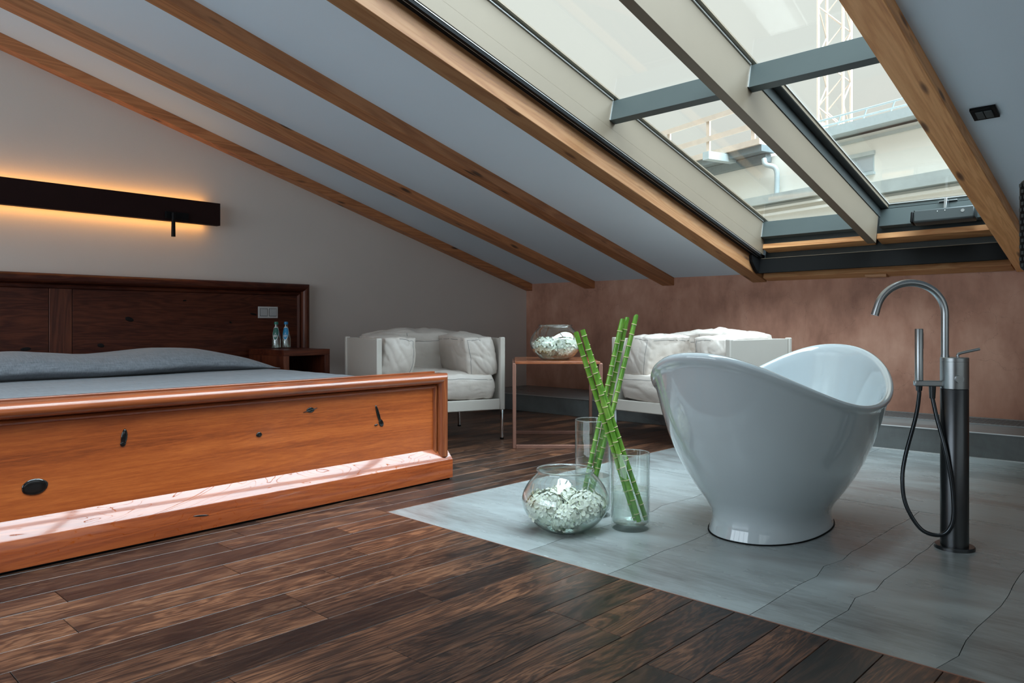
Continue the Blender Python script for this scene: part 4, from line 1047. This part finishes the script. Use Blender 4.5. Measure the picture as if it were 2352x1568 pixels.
for dz in (0.22, 0.46):
    MB().tube([E1 * -0.8 + NN * 0.1 + Zv * (zz_(4.40) + dz), E1 * 14 + NN * 0.1 + Zv * (zz_(4.40) + dz)], 0.035, 8).build('snow_rail', M['ext_grey'], bd)
for i in range(12):
    s = -0.4 + i * 1.05
    MB().tube([E1 * (s - 0.5) + NN * -0.3 + Zv * (zz_(4.40) + 0.02), E1 * s + NN * 0.1 + Zv * (zz_(4.40) + 0.46)], 0.025, 6).build('rail_strut', M['ext_grey'], bd)
wn = fb('window_recess', 'ext_grey', 0.55, 1.92, 0.0, 0.02, zz_(3.50), zz_(3.86))
fb('pane', 'ext_glass', 0.62, 1.22, 0.02, 0.03, zz_(3.53), zz_(3.78), wn); fb('pane', 'ext_glass', 1.27, 1.88, 0.02, 0.03, zz_(3.53), zz_(3.78), wn)
fb('window_head', 'facade_trim', 0.5, 1.96, 0.0, 0.10, zz_(3.80), zz_(3.87)); fb('window_sill', 'ext_grey', 0.5, 1.96, 0.0, 0.12, zz_(3.455), zz_(3.50))
fb('cornice', 'facade_trim', 1.2, 14, 0.0, 0.45, zz_(3.07), zz_(3.28)); fb('cornice_moulding', 'facade', 1.2, 14, 0, 0.3, zz_(2.95), zz_(3.0))
fb('cornice', 'facade_trim', -12, -0.1, 0.0, 0.45, zz_(3.23), zz_(3.40)); fb('cornice_moulding', 'facade', -12, 1.1, 0, 0.3, zz_(3.12), zz_(3.16)); fb('cornice_moulding', 'facade', -12, 1.1, 0, 0.22, zz_(3.0), zz_(3.05))
MB().tube(spline([E1 * -2.55 + NN * 0.5 + Zv * zz_(4.12), E1 * -2.45 + NN * 0.5 + Zv * zz_(4.0), E1 * -2.15 + NN * 0.25 + Zv * zz_(3.88), E1 * -2.12 + NN * 0.25 + Zv * zz_(3.40)], 5), 0.10, 10).build('downpipe', M['ext_grey'], bd, True)
# scaffold terrace on the left part
tr = empty('terrace', Q2 + E1 * -6 + Zv * zz_(4.4))
tag(tr, 'timber roof terrace with board railings seen through the lower left pane', 'terrace')
def tb_(name, mat, s0, s1, d0, d1, z0, z1):
    return MB().box(s0, s1, d0, d1, z0, z1, lambda s, d, z: Q2 + E1 * s + NN * d + Zv * z - tr.location).build(name, M[mat], tr)
tb_('deck_edge', 'ext_wood', -12, -2.4, 0.8, 0.92, zz_(4.38), zz_(4.50)); tb_('deck_soffit', 'ext_dark', -12, -2.4, 0.02, 0.8, zz_(4.25), zz_(4.38)); tb_('deck_joist', 'ext_dark', -12, -2.6, 0.02, 0.35, zz_(4.08), zz_(4.24))
tb_('rail_board', 'ext_wood', -12, -2.4, 0.74, 0.79, zz_(5.17), zz_(5.28)); tb_('rail_board', 'ext_wood', -12, -2.4, 0.74, 0.79, zz_(4.74), zz_(4.85))
for s in (-10.4, -7.9, -5.4, -2.9): tb_('rail_post', 'ext_wood', s - 0.09, s + 0.09, 0.66, 0.735, zz_(4.38), zz_(5.28))
tb_('screen_wall', 'facade', -12, -2.4, -3.0, -2.8, zz_(4.3), zz_(5.05))
tb_('steel_beam', 'ext_grey', -4.5, -4.15, 0.0, 1.9, zz_(4.20), zz_(4.36))
# crane
cr = empty('tower_crane', FW * 60 + RT * 25.7 + Zv * 8)
tag(cr, 'tall pale lattice tower crane far behind the house roof', 'crane')
cw = 0.95
for sx in (-1, 1):
    for sy in (-1, 1):
        MB().tube([(sx * cw, sy * cw, 0), (sx * cw, sy * cw, 34)], 0.13, 6).build('mast_leg', M['crane'], cr)
mb = MB()
for i in range(17):
    z = i * 2.0; k = 1 if i % 2 else -1
    for sy in (-1, 1):
        mb.tube([(-cw * k, sy * cw, z), (cw * k, sy * cw, z + 2)], 0.06, 5); mb.tube([(sy * cw, -cw * k, z), (sy * cw, cw * k, z + 2)], 0.06, 5)
lt = mb.build('lattice', M['crane'], cr); lt['kind'] = 'stuff'
